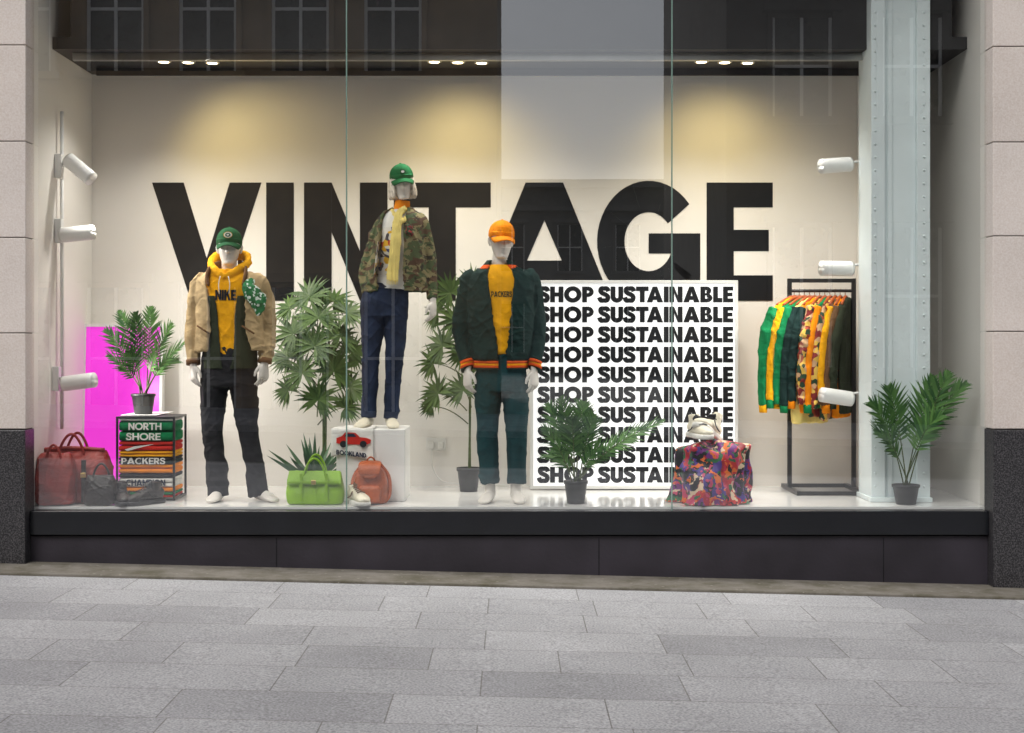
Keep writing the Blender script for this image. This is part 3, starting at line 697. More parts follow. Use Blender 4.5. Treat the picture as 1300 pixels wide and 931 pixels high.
# --- mannequin 3 (varsity jacket)
m3=group('mannequin'); d=.36
P3=lambda px,py,o=0: W(px,py,.36)+Vector((0,o,0))
Mx=head(m3,P3(635,328),yaw=14,pitch=3,roll=3); cap(m3,Mx,'orange','orange')
smoothobj('neck',limb([P3(634,352,.02),P3(634,335,.0),P3(635,322,.005)],[.058,.05,.048],16,3),'skin',parent=m3)
tee3=fuse('tee',[torso([(336,618,650,.065),(344,606,664,.095),(360,601,669,.122),(400,603,667,.128),(450,606,664,.12)],d)],'yellow',amp=.008,fx=6,fz=7,parent=m3)
mb=textmesh('tee_print',[('PACKERS',P3(624,378,-.2),(1,0,0),(0,0,1),26*9.36/FOC,7*9.36/FOC,.2)],'dgreen',parent=m3); project(mb,tee3,.003)
fuse('varsity_jacket',[shell([(338,615,653,.082),(344,604,668,.105),(356,592,680,.135),(390,593,679,.155),(430,596,676,.156),(457,599,672,.15)],[(36,30),(28,24),(20,20),(13,17),(8,12),(4,9)],d,.02),
  limb([P3(603,350),P3(596,358),P3(587,400,.035),P3(586,432,.02),P3(593,458,-.02)],[.05,.061,.060,.055,.046],16,5),
  limb([P3(667,350),P3(675,358),P3(681,400,.035),P3(682,432,.02),P3(679,458,-.02)],[.05,.061,.058,.054,.046],16,5)],'dgreen',voxel=.007,amp=.012,fx=6,fz=8,parent=m3,smooth=2)
smoothobj('collar_stripe',shell([(342,608,661,.108),(337,613,655,.094)],[(32,30),(38,34)],d,.03),'stripe',parent=m3)
smoothobj('collar_rib',shell([(337,613,655,.093),(331,618,650,.08)],[(38,34),(42,40)],d,.02),'dgreen',parent=m3)
bands=[('dgreen',0,2),('stripe',2,5.5),('yellow',5.5,8),('stripe',8,11),('dgreen',11,13)]
for i,(c_,a_,b_) in enumerate(bands):
    e_=.002 if i in(1,3) else 0
    smoothobj('hem_band_%d'%i,shell([(456+a_,600-e_*100,671,.142+e_),(456+b_,601,670,.142+e_)],[(3,12),(3,12)],d,.02,sub=2),c_,parent=m3)
    for sx,(xa,xb) in (('r',(593,594)),('l',(679,678))):
        p0=P3(xa,456+a_,-.02);p1=P3(xb,456+b_,-.025)
        smoothobj('cuff_%s_%d'%(sx,i),limb([p0,p1],[.046+e_,.044+e_],18,1),c_,parent=m3)
fuse('trousers',[torso([(450,606,666,.11),(480,603,669,.122),(497,605,667,.118)],d),
  limb([P3(620,482),P3(619,515),P3(619,550,-.01),P3(621,590,.01),P3(622,614,.01)],[(.090,.11),(.083,.096),(.070,.080),(.063,.072),(.064,.074)],18,5),
  limb([P3(653,482),P3(655,515),P3(656,550,-.01),P3(656,590,.01),P3(656,614,.01)],[(.090,.11),(.082,.096),(.068,.080),(.062,.072),(.063,.074)],18,5)],'teal',voxel=.007,amp=.010,fx=5,fz=7,parent=m3,smooth=2)
for px,yw in ((622,-12),(655,10)): 
    footw(m3,px,.37,yw)
    smoothobj('ankle',limb([Vector((X(px,.37),.37,FLOOR+.07)),Vector((X(px,.37),.37,FLOOR+.24))],[.033,.042],14,3),'skin',parent=m3)
hand(m3,P3(594,470,-.035),(-.05,-.12,-1),(.7,.6,0),1,'hand_right')
hand(m3,P3(678,470,-.035),(.05,-.12,-1),(-.7,.6,0),-1,'hand_left')
# ================================================================= PLINTH CUBE + DRAPED TEE
pl=group('display_plinth')
d=.36; box('plinth_box',X(427,d),X(514,d),.36,.84,FLOOR+.001,PT,'white',bevel=.004,parent=pl)
dt=group('draped_tee')
rings=[]
xa,xb=X(420,.34),X(474,.34)
for i in range(30):
    u=i/29; row=[]
    for k in range(26):
        x=xa+(xb-xa)*k/25; t=u*.5
        if t<.22: y=.36+.22-t; z=PT+.004+.003*math.sin(x*60)
        else: y=.350-.004*math.sin((t-.22)*8)-.004*math.sin(x*45+t*8)*min(1,(t-.22)*8); z=PT+.004-(t-.22)*(.68+.10*math.sin(x*14+1))
        row.append(Vector((x,y,z)))
    rings.append(row)
v,f=loft(rings,False,False); o=mkobj('tee_cloth',v,f,'white_cloth',smooth=True,parent=dt); s=o.modifiers.new('s','SOLIDIFY'); s.thickness=.004
textmesh('tee_text_a',[('BOOKLAND',W(427,577,.334),(1,0,-.12),(0,0,1),38*9.33/FOC,6*9.33/FOC,.24)],'navy',parent=dt)
cp=lambda a,b:W(426+a*1.1,564-b*1.1,.334)
mkobj('tee_car_print',[cp(1,1),cp(6,0),cp(34,-1),cp(40,1),cp(41,5),cp(36,7),cp(28,8),cp(23,13),cp(11,13.5),cp(7,9),cp(1,7)],[tuple(range(11))],'red',parent=dt)
o2=Vector((0,-.002,0))
mkobj('tee_car_window',[cp(10,8.5)+o2,cp(24,8.3)+o2,cp(21,12)+o2,cp(12,12.2)+o2],[(0,1,2,3)],'navy',parent=dt)
for a_ in (9,32): mkobj('tee_car_wheel',[cp(a_+4*math.cos(k*.524),0+4*math.sin(k*.524))+o2 for k in range(12)],[tuple(range(12))],'black',parent=dt)
# ================================================================= BAGS AND SHOES
def rrect(cx_,cy_,z,hx,hy,seg=40,e=4.5):
    return [Vector((cx_+hx*sp(math.cos(t),0,e),cy_+hy*sp(math.sin(t),0,e),z)) for t in [2*math.pi*k/seg for k in range(seg)]]
def bagbody(c,prof,e=4.5):
    return loft([rrect(c[0],c[1],c[2]+z,hx,hy,40,e) for z,hx,hy in cat(prof,4)])
hb=group('green_handbag'); c=(X(400,.2),.22,FLOOR+.002)
fuse('bag_body',[bagbody(c,[(0,.165,.07),(.02,.178,.078),(.08,.182,.075),(.16,.172,.05),(.205,.165,.03)])],'limeleather',voxel=.005,amp=.005,fx=8,fz=8,parent=hb)
fuse('bag_flap',[loft([[Vector((c[0]+s_*hx,c[1]-y_,c[2]+z_)) for s_,y_,z_ in ((-1,hy,z),(1,hy,z),(1,hy-.012,z),(-1,hy-.012,z))] for z,hx,hy in ((.212,.163,.034),(.16,.172,.062),(.125,.172,.076))])],'limeleather',voxel=.004,parent=hb)
mb=MB()
for y_ in (-.045,.035):
    mb.add(limb(arcpts((c[0]-.075,c[1]+y_,c[2]+.16),(c[0]+.075,c[1]+y_,c[2]+.16),.13 if y_<0 else .15),[.007]*9,10,3))
mb.obj('bag_handles','limeleather',smooth=True,parent=hb)
mb=MB(); mb.box(c[0]-.16,c[0]+.16,c[1]-.088,c[1]-.081,c[2]+.135,c[2]+.152); mb.box(c[0]-.09,c[0]-.07,c[1]-.086,c[1]-.079,c[2]+.02,c[2]+.2); mb.box(c[0]+.07,c[0]+.09,c[1]-.086,c[1]-.079,c[2]+.02,c[2]+.2)
mb.obj('bag_straps','limeleather',bevel=.002,parent=hb)
box('bag_clasp',c[0]-.015,c[0]+.015,c[1]-.095,c[1]-.0885,c[2]+.13,c[2]+.158,'brass',bevel=.003,parent=hb)
rb=group('red_leather_holdall'); c=(X(91,.3),.33,FLOOR+.002)
fuse('bag_body',[bagbody(c,[(0,.225,.12),(.03,.245,.135),(.16,.25,.13),(.27,.235,.09),(.335,.215,.035)],3.6)],'redleather',voxel=.007,amp=.010,fx=6,fz=7,parent=rb)
mb=MB()
for y_ in (-.09,.08): mb.add(limb(arcpts((c[0]-.08,c[1]+y_,c[2]+.25),(c[0]+.10,c[1]+y_*.6,c[2]+.25),.19),[.009]*9,10,3))
mb.add(limb([(c[0]-.21,c[1]-.03,c[2]+.335),(c[0],c[1]-.035,c[2]+.348),(c[0]+.21,c[1]-.03,c[2]+.335)],[.014]*3,10,4))
mb.obj('bag_handles','redleather',smooth=True,parent=rb)
mb=MB()
for x_ in (-.09,.11): mb.box(c[0]+x_-.014,c[0]+x_+.014,c[1]-.150,c[1]-.134,c[2]+.01,c[2]+.28)
mb.obj('bag_straps','darkleather',bevel=.003,parent=rb)
mb=MB()
for x_ in (-.09,.11): mb.box(c[0]+x_-.018,c[0]+x_+.018,c[1]-.156,c[1]-.1505,c[2]+.17,c[2]+.20)
mb.obj('bag_buckles','brass',bevel=.002,parent=rb)
rb2=group('red_leather_holdall'); c=(X(68,.12),.17,FLOOR+.002)
fuse('bag_body',[bagbody(c,[(0,.10,.07),(.03,.125,.085),(.2,.125,.085),(.29,.11,.06),(.33,.09,.03)],3.6)],'redleather',voxel=.006,amp=.009,fx=6,fz=7,parent=rb2)
smoothobj('bag_handle',limb(arcpts((c[0]-.05,c[1]-.05,c[2]+.28),(c[0]+.05,c[1]-.05,c[2]+.28),.1),[.008]*9,10,3),'redleather',parent=rb2)
bb=group('black_handbag'); c=(X(126,.12),.15,FLOOR+.002)
fuse('bag_body',[bagbody(c,[(0,.085,.05),(.02,.10,.06),(.12,.10,.055),(.19,.08,.03)],3.2)],'darkleather',voxel=.005,amp=.008,fx=9,fz=9,parent=bb)
smoothobj('bag_handle',limb(arcpts((c[0]-.05,c[1],c[2]+.17),(c[0]+.06,c[1],c[2]+.17),.09),[.007]*9,10,3),'darkleather',parent=bb)
bp_=group('leather_backpack'); c=(X(470,.2),.24,FLOOR+.002)
fuse('pack_body',[bagbody(c,[(0,.085,.06),(.02,.105,.075),(.10,.108,.078),(.19,.095,.068),(.235,.062,.045),(.262,.072,.05)],3.0)],'tanleather',voxel=.005,amp=.007,fx=10,fz=8,parent=bp_)
fuse('pack_pocket',[bagbody((c[0],c[1]-.075,c[2]),[(.015,.062,.02),(.05,.072,.03),(.10,.070,.028),(.12,.05,.016)],3.0)],'tanleather',voxel=.005,amp=.003,parent=bp_)
fuse('pack_flap',[limb([(c[0],c[1]+.02,c[2]+.265),(c[0],c[1]-.07,c[2]+.255),(c[0],c[1]-.10,c[2]+.20),(c[0],c[1]-.098,c[2]+.165)],[(.065,.008),(.075,.008),(.07,.007),(.03,.006)],14,5,ref=(0,0,1))],'tanleather',voxel=.004,parent=bp_)
mb=MB()
for s_ in (-1,1): mb.add(limb([(c[0]+s_*.05,c[1]+.05,c[2]+.25),(c[0]+s_*.11,c[1]+.04,c[2]+.17),(c[0]+s_*.12,c[1],c[2]+.06),(c[0]+s_*.09,c[1]-.02,c[2]+.01)],[(.012,.005)]*4,8,4))
mb.add(limb(arcpts((c[0]-.03,c[1],c[2]+.26),(c[0]+.03,c[1],c[2]+.26),.035),[.005]*9,8,2))
mb.obj('pack_straps','tanleather',smooth=True,parent=bp_)
def shoe(name,loc,yaw,up,sole,boot=0,pitch=0,sc_=1.0,acc=None):
    g=group(name)
    Mx=Matrix.Translation(Vector(loc))@Matrix.Rotation(math.radians(yaw),4,'Z')@Matrix.Rotation(math.radians(pitch),4,'X')@Matrix.Scale(sc_,4)
    q=lambda x,y,z:Mx@Vector((x,y,z))
    fuse('shoe_upper',[limb([q(0,.125,.055),q(0,.10,.06),q(0,.03,.062),q(0,-.05,.05),q(0,-.11,.042),q(0,-.145,.035),q(0,-.158,.03)],[(.022,.03),(.035,.042),(.038,.045),(.042,.036),(.045,.028),(.035,.02),(.015,.01)],16,4,ref=tuple(Mx.to_3x3()@Vector((0,0,1)))),
      limb([q(0,.06,.05),q(0,.065,.09),q(0,.07,.115+boot)],[(.036,.05),(.035,.05),(.037,.052)],16,4)],up,voxel=.005,amp=.003,fx=14,fz=14,parent=g)
    out=[(0,-.165),(.03,-.155),(.05,-.11),(.05,-.05),(.038,.02),(.04,.09),(.03,.13),(0,.142)]
    pts=out+[(-x,y) for x,y in out[-2:0:-1]]
    pts=[p[:2] for p in cat([(*p,0) for p in pts]+[(*pts[0],0)],3)][:-1]
    smoothobj('shoe_sole',loft([[q(x*s_,y*s_,z) for x,y in pts] for z,s_ in ((0,.96),(.006,1),(.022,1.0),(.028,.97))]),sole,parent=g)
    smoothobj('shoe_opening',loft([[q(.029*math.cos(k*.524),.07+.043*math.sin(k*.524),z) for k in range(12)] for z in (.112+boot,.118+boot)]),'black',parent=g)
    mb=MB()
    for i in range(5):
        y=-.07+.024*i; z=.088+.007*i
        mb.add(limb([q(-.026,y,z-.008),q(0,y-.004,z),q(.026,y,z-.008)],[.0035]*3,6,3))
    mb.add(limb([q(-.016,.03,.125),q(0,.0,.112),q(.016,.03,.125)],[(.02,.005)]*3,8,3))
    mb.obj('shoe_laces',acc or sole,smooth=True,parent=g)
    if acc: 
        smoothobj('shoe_stripe',limb([q(-.047,.05,.04),q(-.046,.0,.055),q(-.044,-.03,.085)],[(.004,.006)]*3,8,3),acc,parent=g)
        smoothobj('shoe_stripe',limb([q(.047,.05,.04),q(.046,.0,.055),q(.044,-.03,.085)],[(.004,.006)]*3,8,3),acc,parent=g)
    return g
shoe('trainer',(X(452,.1),.18,FLOOR+.002),25,'shoe','white_cloth',acc='brown')
shoe('black_boot',(X(152,.15),.2,FLOOR+.002),20,'darkleather','pot',boot=.02,acc='pot')
shoe('black_boot',(X(184,.15),.2,FLOOR+.002),-35,'darkleather','pot',boot=.02,acc='pot')
# stool heaped with silk scarves, trainers on top
ot=group('draped_stool'); c=Vector((X(903,.3),.32,FLOOR)); H=Z(562,.3)-FLOOR
smoothobj('stool_seat',lathe([(.15,0),(.15,H-.05),(.13,H-.03),(.0,H-.03)],c,40),'black',parent=ot)
rings=[]; seg=180; NR=44
for i in range(NR):
    t=i/(NR-1); row=[]
    for k in range(seg):
        a=2*math.pi*k/seg; cs,sn=math.cos(a),math.sin(a)
        lump=noise.noise(Vector((cs*1.8,sn*1.8,t*3.2+3)))
        fold=math.sin(a*8+2.2*math.sin(a*2+t*1.5))*.6+math.sin(a*15+2+t*2)*.35+noise.noise(Vector((cs*7,sn*7,t*5)))*1.2
        prof_r=.225*math.sin(min(1,t/.34)*math.pi/2)+ (max(0,t-.34)/.66)*.03
        zz=H*(1-max(0,(t-.12)/.88)**1.5)
        fa=min(1,t/.3)
        r=prof_r+fa*(.018*fold*(.5+t*.7)+.06*lump)
        z=zz+.04*lump*(1-t)+.012*fold*(1-t)*fa
        if t>.95: z=.004+.01*(1-t)/.05+.003*abs(fold); r+=.014*fold
        row.append(c+Vector((r*cs,r*sn*.92,max(z,.004))))
    rings.append(row)
smoothobj('silk_drape',loft(rings,cap=True),'silk',parent=ot)
shoe('trainer',(X(887,.26),.27,Z(560,.28)+.02),15,'shoe','white_cloth',acc='black',boot=.02,sc_=1.08)
shoe('trainer',(X(902,.2),.33,Z(560,.28)+.035),-35,'shoe','white_cloth',acc='black',boot=.04,pitch=-22,sc_=1.08)
# ================================================================= FOLDED SHIRTS CRATE
cr=group('folded_shirt_display'); d=.40; xa,xb=X(147,d),X(222,d); zt=Z(529,d)
mb=MB(); t_=.014
for x_ in (xa,xb-t_):
    for y_ in (d,d+.33): mb.box(x_,x_+t_,y_,y_+t_,FLOOR+.002,zt)
for z_ in (FLOOR+.0025,zt-t_):
    mb.box(xa+t_,xb-t_,d+.001,d+t_,z_,z_+t_-.001); mb.box(xa+t_,xb-t_,d+.33,d+.33+t_-.001,z_,z_+t_-.001)
    for x_ in (xa+.001,xb-t_+.001): mb.box(x_,x_+t_-.002,d+t_,d+.33,z_,z_+t_-.001)
mb.obj('crate_frame','blackmetal',parent=cr,bevel=.002)
box('crate_top',xa+.016,xb-.016,d+.016,d+.328,zt-.012,zt-.003,'blackmetal',parent=cr)
lay=[('white_cloth',531,535),('green',535,548),('green',548,561),('red',561,566),('red',566,573),('yellow',573,577),('yellow',577,581),('black',581,585),('dgreen',585,590),('orange',590,595),('orange',595,602),('black',602,607),('white_cloth',607,613),('white_cloth',613,619),('orange',619,625),('green',625,629),('red',629,634)]
for i,(m_,ya,yb) in enumerate(lay):
    za,zb=Z(yb,d)+.0005,Z(ya,d)-.0005; za=max(za,FLOOR+.018); zb=min(zb,zt-.015); h=(zb-za)/2
    if h<.003: continue
    rings=[]; ph=U(-.006,.006)
    for k in range(33):
        x=xa+.018+(xb-xa-.036)*k/32
        ring=[]
        for a in range(14):
            t=2*math.pi*a/14; wob=.003*noise.noise(Vector((x*18,i*3.1,0)))
            ring.append(Vector((x,d+.158+ph*.4+.15*sp(math.cos(t),0,7)+wob*2,(za+zb)/2+h*sp(math.sin(t),0,3)+wob*.5)))
        rings.append(ring)
    smoothobj('folded_shirt_%d'%(i+1),loft(rings),m_,parent=cr)
s_=9.4/FOC
textmesh('shirt_text_a',[('NORTH',W(163,546,d),(1,0,0),(0,0,1),42*s_,9*s_,.2),('SHORE',W(160,559,d),(1,0,0),(0,0,1),44*s_,9*s_,.2)],'white_cloth',parent=cr)
textmesh('shirt_text_b',[('PACKERS',W(154,589.5,d)+Vector((0,-.001,0)),(1,0,0),(0,0,1),56*s_,8*s_,.2)],'white_cloth',parent=cr)
textmesh('shirt_text_c',[('CHAMPION',W(160,617,d)+Vector((0,-.001,0)),(1,0,0),(0,0,1),50*s_,8*s_,.22)],'navy',parent=cr)
mkobj('shirt_swoosh',[W(158,571,d),W(170,567,d),W(196,564,d),W(172,570,d),W(162,573,d)],[(0,1,2,3,4)],'white_cloth',parent=cr)
# ================================================================= PLANTS
def blade(mb,p0,dr,nrm,Ln,w,droop=.3,prof=(.35,1,.85,.5,.02)):
    dr=Vector(dr).normalized(); nrm=Vector(nrm); s=dr.cross(nrm)
    if s.length<.01: s=dr.cross(Vector((1,0,0)))
    s.normalize(); n=len(prof); v=[];f=[]; p=Vector(p0); dd=dr.copy()
    for i,pw in enumerate(prof):
        v+=[p-s*w*pw/2,p+nrm*(-w*.12*pw),p+s*w*pw/2]
        dd=(dd+Vector((0,0,-droop/n))).normalized(); p=p+dd*Ln/(n-1)
    for i in range(n-1):
        a=i*3; f+=[(a,a+1,a+4,a+3),(a+1,a+2,a+5,a+4)]
    mb.add((v,f))
def bez(p0,p1,p2,t): return p0*(1-t)**2+p1*2*t*(1-t)+p2*t*t
def frond(ml,ms,base,tip,lift=.12,n=26,ll=.14,w=.016,start=.22,ang=50):
    base=Vector(base);tip=Vector(tip); mid=base.lerp(tip,.45)+Vector((0,0,lift))
    P=[bez(base,mid,tip,i/12) for i in range(13)]
    ms.add(limb(P,[.0045-.0035*i/12 for i in range(13)],6,1))
    ln=(tip-base).length
    for i in range(n):
        t=start+(1-start)*i/(n-1); p=bez(base,mid,tip,t); tg=(bez(base,mid,tip,min(1,t+.02))-bez(base,mid,tip,t-.02)).normalized()
        sd=tg.cross(Vector((0,-.55,.8))).normalized(); up=sd.cross(tg).normalized()
        env=(math.sin(math.pi*min(1,(t-start)/(1-start)*.78+.2)))**.7
        for s_ in (-1,1):
            A=math.radians(ang*(1-.55*(t-start)/(1-start)))+U(-.08,.08)
            dv=tg*math.cos(A)+sd*s_*math.sin(A)+up*U(.05,.3)
            blade(ml,p,dv,up,ll*env*U(.85,1.1),w,droop=U(.25,.6))
def pot(par,c,r,h):
    smoothobj('pot',lathe([(r*.72,0),(r*.74,.004),(r*.95,h*.86),(r*1.03,h*.87),(r*1.03,h),(r*.93,h),(r*.9,h*.85)],c,32),'pot',parent=par)
    smoothobj('soil',lathe([(r*.9,h*.86),(r*.5,h*.9),(.001,h*.91)],c,24),'soil',parent=par)
def palm(name,cpx,cpy_top,cpy_bot,d,tips,rpx,lift=.12,ll=.14,w=.016,floor=None,n=26,start=.25):
    g=group(name); s=(DIST+d)/FOC; z0=floor if floor is not None else FLOOR+.001
    c=Vector((X(cpx,d),d,z0)); h=(cpy_bot-cpy_top)*s; pot(g,c,rpx*s,h)
    ml=MB();ms=MB(); 
    for tx_,ty_,dy in tips:
        b=c+Vector((U(-.02,.02),U(-.02,.02),h*.88)); frond(ml,ms,b,W(tx_,ty_,d+dy),lift*U(.7,1.2),n,ll,w,start)
    ml.obj('fronds','leaf2',parent=g,smooth=True); ms.obj('stems','stem',parent=g,smooth=True)
palm('potted_palm',182,500,526,.62,[(134,420,0),(152,396,.1),(172,398,-.05),(192,391,.1),(218,412,0),(234,436,-.1),(138,452,-.1),(224,458,.05),(160,440,-.15),(204,440,-.12)],15,.12,.125,.014,floor=Z(526,.62),n=19,start=.34)
palm('potted_palm',731,613,642,.24,[(696,514,.05),(712,506,-.05),(740,512,.1),(754,528,-.05),(842,534,-.05),(806,556,.05),(690,545,-.08),(764,566,-.1),(698,578,.1),(726,530,-.12)],15,.13,.14,.014,n=21,start=.3)
palm('potted_palm',1150,618,643,.2,[(1106,512,0),(1128,492,.08),(1184,480,.05),(1204,474,-.02),(1226,488,0),(1112,548,-.08),(1194,528,-.1)],17,.17,.165,.018,n=20,start=.36)
st=group('display_stand'); smoothobj('stand_post',lathe([(.11,.002),(.11,Z(526,.62)-FLOOR-.002)],Vector((X(182,.62),.86,FLOOR)),24),'white',parent=st)
box('stand_top',X(182,.62)-.12,X(182,.62)+.12,.50,.98,Z(526,.62)-.0019,Z(526,.62)-.0001,'white',parent=st)
def fan(ml,ms,base,c,Rr,face,n=22):
    c=Vector(c);f=Vector(face).normalized(); st=(c-Vector(base)); 
    mid=Vector(base).lerp(c,.5)+Vector((0,0,.06)); P=[bez(Vector(base),mid,c,i/8) for i in range(9)]
    ms.add(limb(P,[.0045-.0022*i/8 for i in range(9)],6,1))
    ax=(st-f*st.dot(f)); 
    if ax.length<.02: ax=Vector((0,0,1))-f*f.z
    ax.normalize(); sd=f.cross(ax)
    for i in range(n):
        a=math.radians(-140+280*i/(n-1)+U(-3,3)); dv=ax*math.cos(a)+sd*math.sin(a)+f*U(.08,.22)
        blade(ml,c,dv,f,Rr*U(.85,1.08)*(1-.18*abs(a)/2.4),Rr*.15,droop=U(.35,.9),prof=(.12,.6,1,.75,.35,.02))
def fanpalm(name,cpx,d,leaves,potr=None,poth=28,trunks=2):
    g=group(name); c=Vector((X(cpx,d),d,FLOOR+.001)); s=(DIST+d)/FOC
    pot(g,c,(potr or 14)*s,poth*s)
    ml=MB();ms=MB(); top=[]
    for k in range(trunks):
        tx_=c.x+U(-.03,.03)+.02*k; tz=Z(430-30*k,d)
        mtr=limb([(tx_,d,c.z+.1),(tx_+U(-.01,.01),d,(c.z+tz)/2),(tx_+U(-.02,.02),d,tz)],[.0085,.007,.005],8,5); ms.add(mtr)
    for lx_,ly_,rr,dy in leaves:
        cc=W(lx_,ly_,d+dy); bz=min(Z(380,d),cc.z-.12) ; bz=max(bz,c.z+.15)
        b=Vector((c.x+U(-.02,.02),d,bz)); f=Vector((((lx_-cpx)/70)+U(-.35,.35),-1+U(-.1,.4),U(-.1,.8)))
        fan(ml,ms,b,cc,rr*s,f)
    ml.obj('fan_leaves','leaf1',parent=g,smooth=True); ms.obj('stems','stem',parent=g,smooth=True)
fanpalm('fan_palm',405,.98,[(392,378,38,0),(424,383,36,.08),(368,392,34,.05),(441,398,34,-.02),(404,404,38,-.1),(372,424,36,-.05),(432,428,38,-.1),(400,440,38,-.14),(446,448,32,.05),(366,455,34,.02),(384,474,36,-.1),(424,472,38,-.12),(444,492,34,0),(366,496,30,.05),(404,508,36,-.1),(438,518,28,-.05),(388,410,34,.1),(418,455,36,.1),(382,440,34,.1)],16,26,3)
fanpalm('fan_palm',595,1.0,[(572,372,32,0),(600,362,30,.05),(556,398,34,.05),(580,408,34,-.05),(614,392,30,0),(562,440,34,-.08),(590,448,34,-.1),(550,462,30,.05),(556,500,34,-.05),(588,496,32,-.08),(548,516,22,.05),(606,470,28,.05)],15,30,2)
ag=group('agave_plant'); c=Vector((X(398,.5),.52,FLOOR+.001)); pot(ag,c,.07,.1)
ml=MB()
for k in range(30):
    a=k*2.4; el=math.radians(U(22,82)); dv=Vector((math.cos(a)*math.cos(el),math.sin(a)*math.cos(el)*.7,math.sin(el)))
    blade(ml,c+Vector((0,0,.09)),dv,Vector((-dv.x*.3,-1,.3)).normalized(),U(.24,.40),.034,droop=.12,prof=(.7,1,.85,.55,.02))
ml.obj('agave_leaves','leaf3',parent=ag,smooth=True)
# ================================================================= CLOTHES RACK
rk=group('clothes_rack'); d=.98
xa,xb=X(1000,1.1),X(1086,.98); zt=Z(354,1.05)
mb=MB()
yb_,yf_=1.27,.70
mb.box(xa-.014,xa+.014,1.02,1.048,FLOOR+.03,zt); mb.box(xb-.014,xb+.014,1.02,1.048,FLOOR+.03,zt)
mb.box(xa+.0141,xb-.0141,1.021,1.047,zt-.028,zt-.001)
mb.box(xa-.014,xa+.014,yf_,yb_,FLOOR+.002,FLOOR+.0299); mb.box(xb-.014,xb+.014,yf_,yb_,FLOOR+.002,FLOOR+.0299)
mb.box(xa+.0141,xb-.0141,yf_+.001,yf_+.028,FLOOR+.003,FLOOR+.029); mb.box(xa+.0141,xb-.0141,yb_-.028,yb_-.001,FLOOR+.003,FLOOR+.029)
mb.add(limb([(xa,1.034,zt-.085),(xb,1.034,zt-.085)],[.011,.011],10,1))
mb.obj('rack_frame','blackmetal',parent=rk)
gar=[('yellow','green'),('green','yellow'),('green','green'),('cream','dgreen'),('orange','dgreen'),('paisley','paisley'),('green','orange'),('paisley','paisley'),('brown','yellow'),('orange','brown'),('olive','olive')]
hm=MB(); zr=zt-.085
for i,(c1,c2) in enumerate(gar):
    g=group('hanging_jacket')
    x=xa+.035+(xb-xa-.09)*i/(len(gar)-1); y=1.034
    rot=-(56-4.2*i) if i<5 else -(30-1.5*(i-5))
    Mx=Matrix.Translation((x,y,zr-.05))@Matrix.Rotation(math.radians(rot),4,'Z')
    q=lambda a,b,c_:Mx@Vector((a,b,c_))
    ln=.80+U(-.08,.08); hw=.215
    parts=[loft([[q(th*math.cos(t),wd*sp(math.sin(t),0,3),z_) for t in [2*math.pi*k/20 for k in range(20)]] for z_,wd,th in ((-.0,.05,.028),(-.03,.13,.032),(-.07,hw-.01,.034),(-.3,hw,.036),(-ln*.8,hw,.038),(-ln,hw-.005,.042))])]
    fuse('jacket_body',parts,c1,voxel=.010,amp=.012,fx=9,fz=3,parent=g,smooth=2)
    for s_ in (-1,1):
        if s_>0 and i>2: continue
        y1=(hw-.005)*s_; fl=-.03 if s_<0 else 0; se=.74-.03*(i%3)
        fuse('jacket_sleeve',[limb([q(0,y1*.9,-.07),q(fl,y1*1.12,-.25),q(fl*1.6,y1*1.2,-.48),q(fl*1.6,y1*1.2,-se)],[(.040,.055),(.042,.058),(.038,.052),(.032,.042)],14,4)],c2,voxel=.009,amp=.010,fx=9,fz=6,parent=g,smooth=2)
        smoothobj('jacket_cuff',limb([q(fl*1.6,y1*1.2,-se+.01),q(fl*1.6,y1*1.2,-se-.05)],[(.031,.04),(.027,.036)],14,1),c1 if c1!='cream' else 'green',parent=g)
    hm.add(limb([(x,y,zr+.012),(x+.0,y+.014,zr+.004),(x,y+.012,zr-.03),(x,y,zr-.07)],[.0025]*4,6,4))
    hm.add(limb([q(0,-.17,-.05),q(0,0,.01),q(0,.17,-.05)],[.009,.012,.009],8,4))
hm.obj('hangers','tanleather',parent=rk,smooth=True)
# ================================================================= SOCKETS AND CABLES
so=group('wall_socket'); box('socket_plate',X(541,BACK),X(566,BACK),BACK-.014,BACK-.002,Z(572,BACK),Z(556,BACK),'cable',bevel=.003,parent=so)
for px in (548,560): box('plug',X(px-3.5,BACK),X(px+3.5,BACK),BACK-.05,BACK-.0141,Z(569,BACK),Z(561,BACK),'cable',bevel=.006,parent=so)
smoothobj('cable',limb([W(548,568,1.31),W(549,592,1.3),W(560,610,1.29),W(580,614,1.27),W(640,616,1.26),W(680,617,1.26)],[.004]*6,8,5),'cable',parent=so)
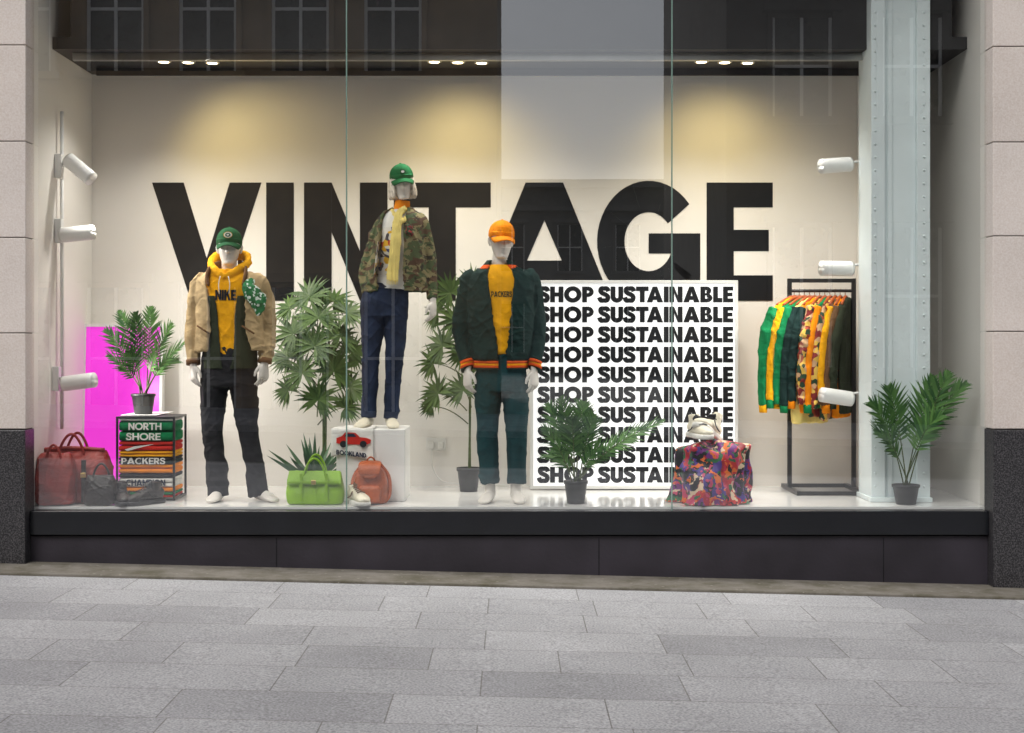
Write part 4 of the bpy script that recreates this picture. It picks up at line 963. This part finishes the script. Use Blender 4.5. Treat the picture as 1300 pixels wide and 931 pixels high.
# ================================================================= BUILDINGS ACROSS THE STREET (seen reflected)
def building(name,x0,x1,yf,dep,h,mt,bays,rows,ww,fl=None):
    g=group(name); box('walls',x0,x1,yf-dep,yf,-1,h,mt,parent=g)
    w=MB();fr=MB();tr=MB()
    for bx in bays:
        for z0,z1 in rows:
            w.box(bx-ww/2,bx+ww/2,yf+.004,yf+.012,z0,z1)
            for a in (-ww/2-.1,ww/2,): tr.box(bx+a,bx+a+.1,yf+.003,yf+.15,z0,z1+.1)
            tr.box(bx-ww/2-.2,bx+ww/2+.2,yf+.002,yf+.25,z0-.14,z0); tr.box(bx-ww/2-.2,bx+ww/2+.2,yf+.004,yf+.3,z1+.1,z1+.28)
            for a in (-ww/2,-.03,ww/2-.06): fr.box(bx+a,bx+a+.06,yf+.013,yf+.06,z0,z1)
            fr.box(bx-ww/2+.06,bx+ww/2-.06,yf+.014,yf+.05,(z0+z1)/2,(z0+z1)/2+.06)
    for z_ in (rows[0][0]-.6,rows[-1][1]+.7): tr.box(x0,x1,yf+.001,yf+.4,z_,z_+.3)
    tr.box(x0,x1,yf-dep,yf+.6,h,h+.4)
    w.obj('windows','winglass',parent=g); fr.obj('window_frames','winframe',parent=g); tr.obj('stone_trim',mt,parent=g)
building('sandstone_building',-34,-.3,-20,12,15,'bldA',[-2.38-1.85*i for i in range(16)],[(-.3,2.6),(6.9,9.4),(11,13.4)],1.15)
building('brick_building',4.3,34,-20,12,17,'bldB',[5.8+2.2*i for i in range(12)],[(1,3.8),(6,8),(9.5,11.5),(13,15)],1.2)
building('stone_building',-8,22,-66,10,9.5,'bldC',[-6+3*i for i in range(9)],[(1,3.5),(5.2,7.6)],1.3)
# ================================================================= WORLD, SUN, CAMERA
w=bpy.data.worlds.new('World'); sc.world=w; w.use_nodes=True; nt=w.node_tree
bg=nt.nodes['Background']; sky=nt.nodes.new('ShaderNodeTexSky'); sky.sky_type='NISHITA'; sky.sun_disc=False
EL=math.radians(52); AZ=math.radians(205)
sky.sun_elevation=EL; sky.sun_rotation=AZ; sky.dust_density=4; sky.air_density=1.0
hs=nt.nodes.new('ShaderNodeHueSaturation'); hs.inputs['Saturation'].default_value=.35
nt.links.new(sky.outputs[0],hs.inputs['Color']); nt.links.new(hs.outputs[0],bg.inputs[0]); bg.inputs[1].default_value=.15
sun=bpy.data.lights.new('sun','SUN'); sun.energy=1.2; sun.angle=math.radians(25); sun.color=(1,.97,.93)
so_=bpy.data.objects.new('sun',sun); sc.collection.objects.link(so_)
sd=Vector((math.sin(AZ)*math.cos(EL),math.cos(AZ)*math.cos(EL),math.sin(EL)))
so_.rotation_euler=sd.to_track_quat('Z','Y').to_euler()
cam=bpy.data.cameras.new('camera'); co=bpy.data.objects.new('camera',cam); sc.collection.objects.link(co)
co.location=(0,-DIST,EYE); co.rotation_euler=(math.pi/2,0,0); cam.sensor_width=36; cam.lens=FOC/1300*36; cam.shift_y=-30.5/1300; cam.clip_end=500
sc.camera=co
sc.view_settings.view_transform='Standard'; sc.view_settings.look='None'; sc.view_settings.exposure=0
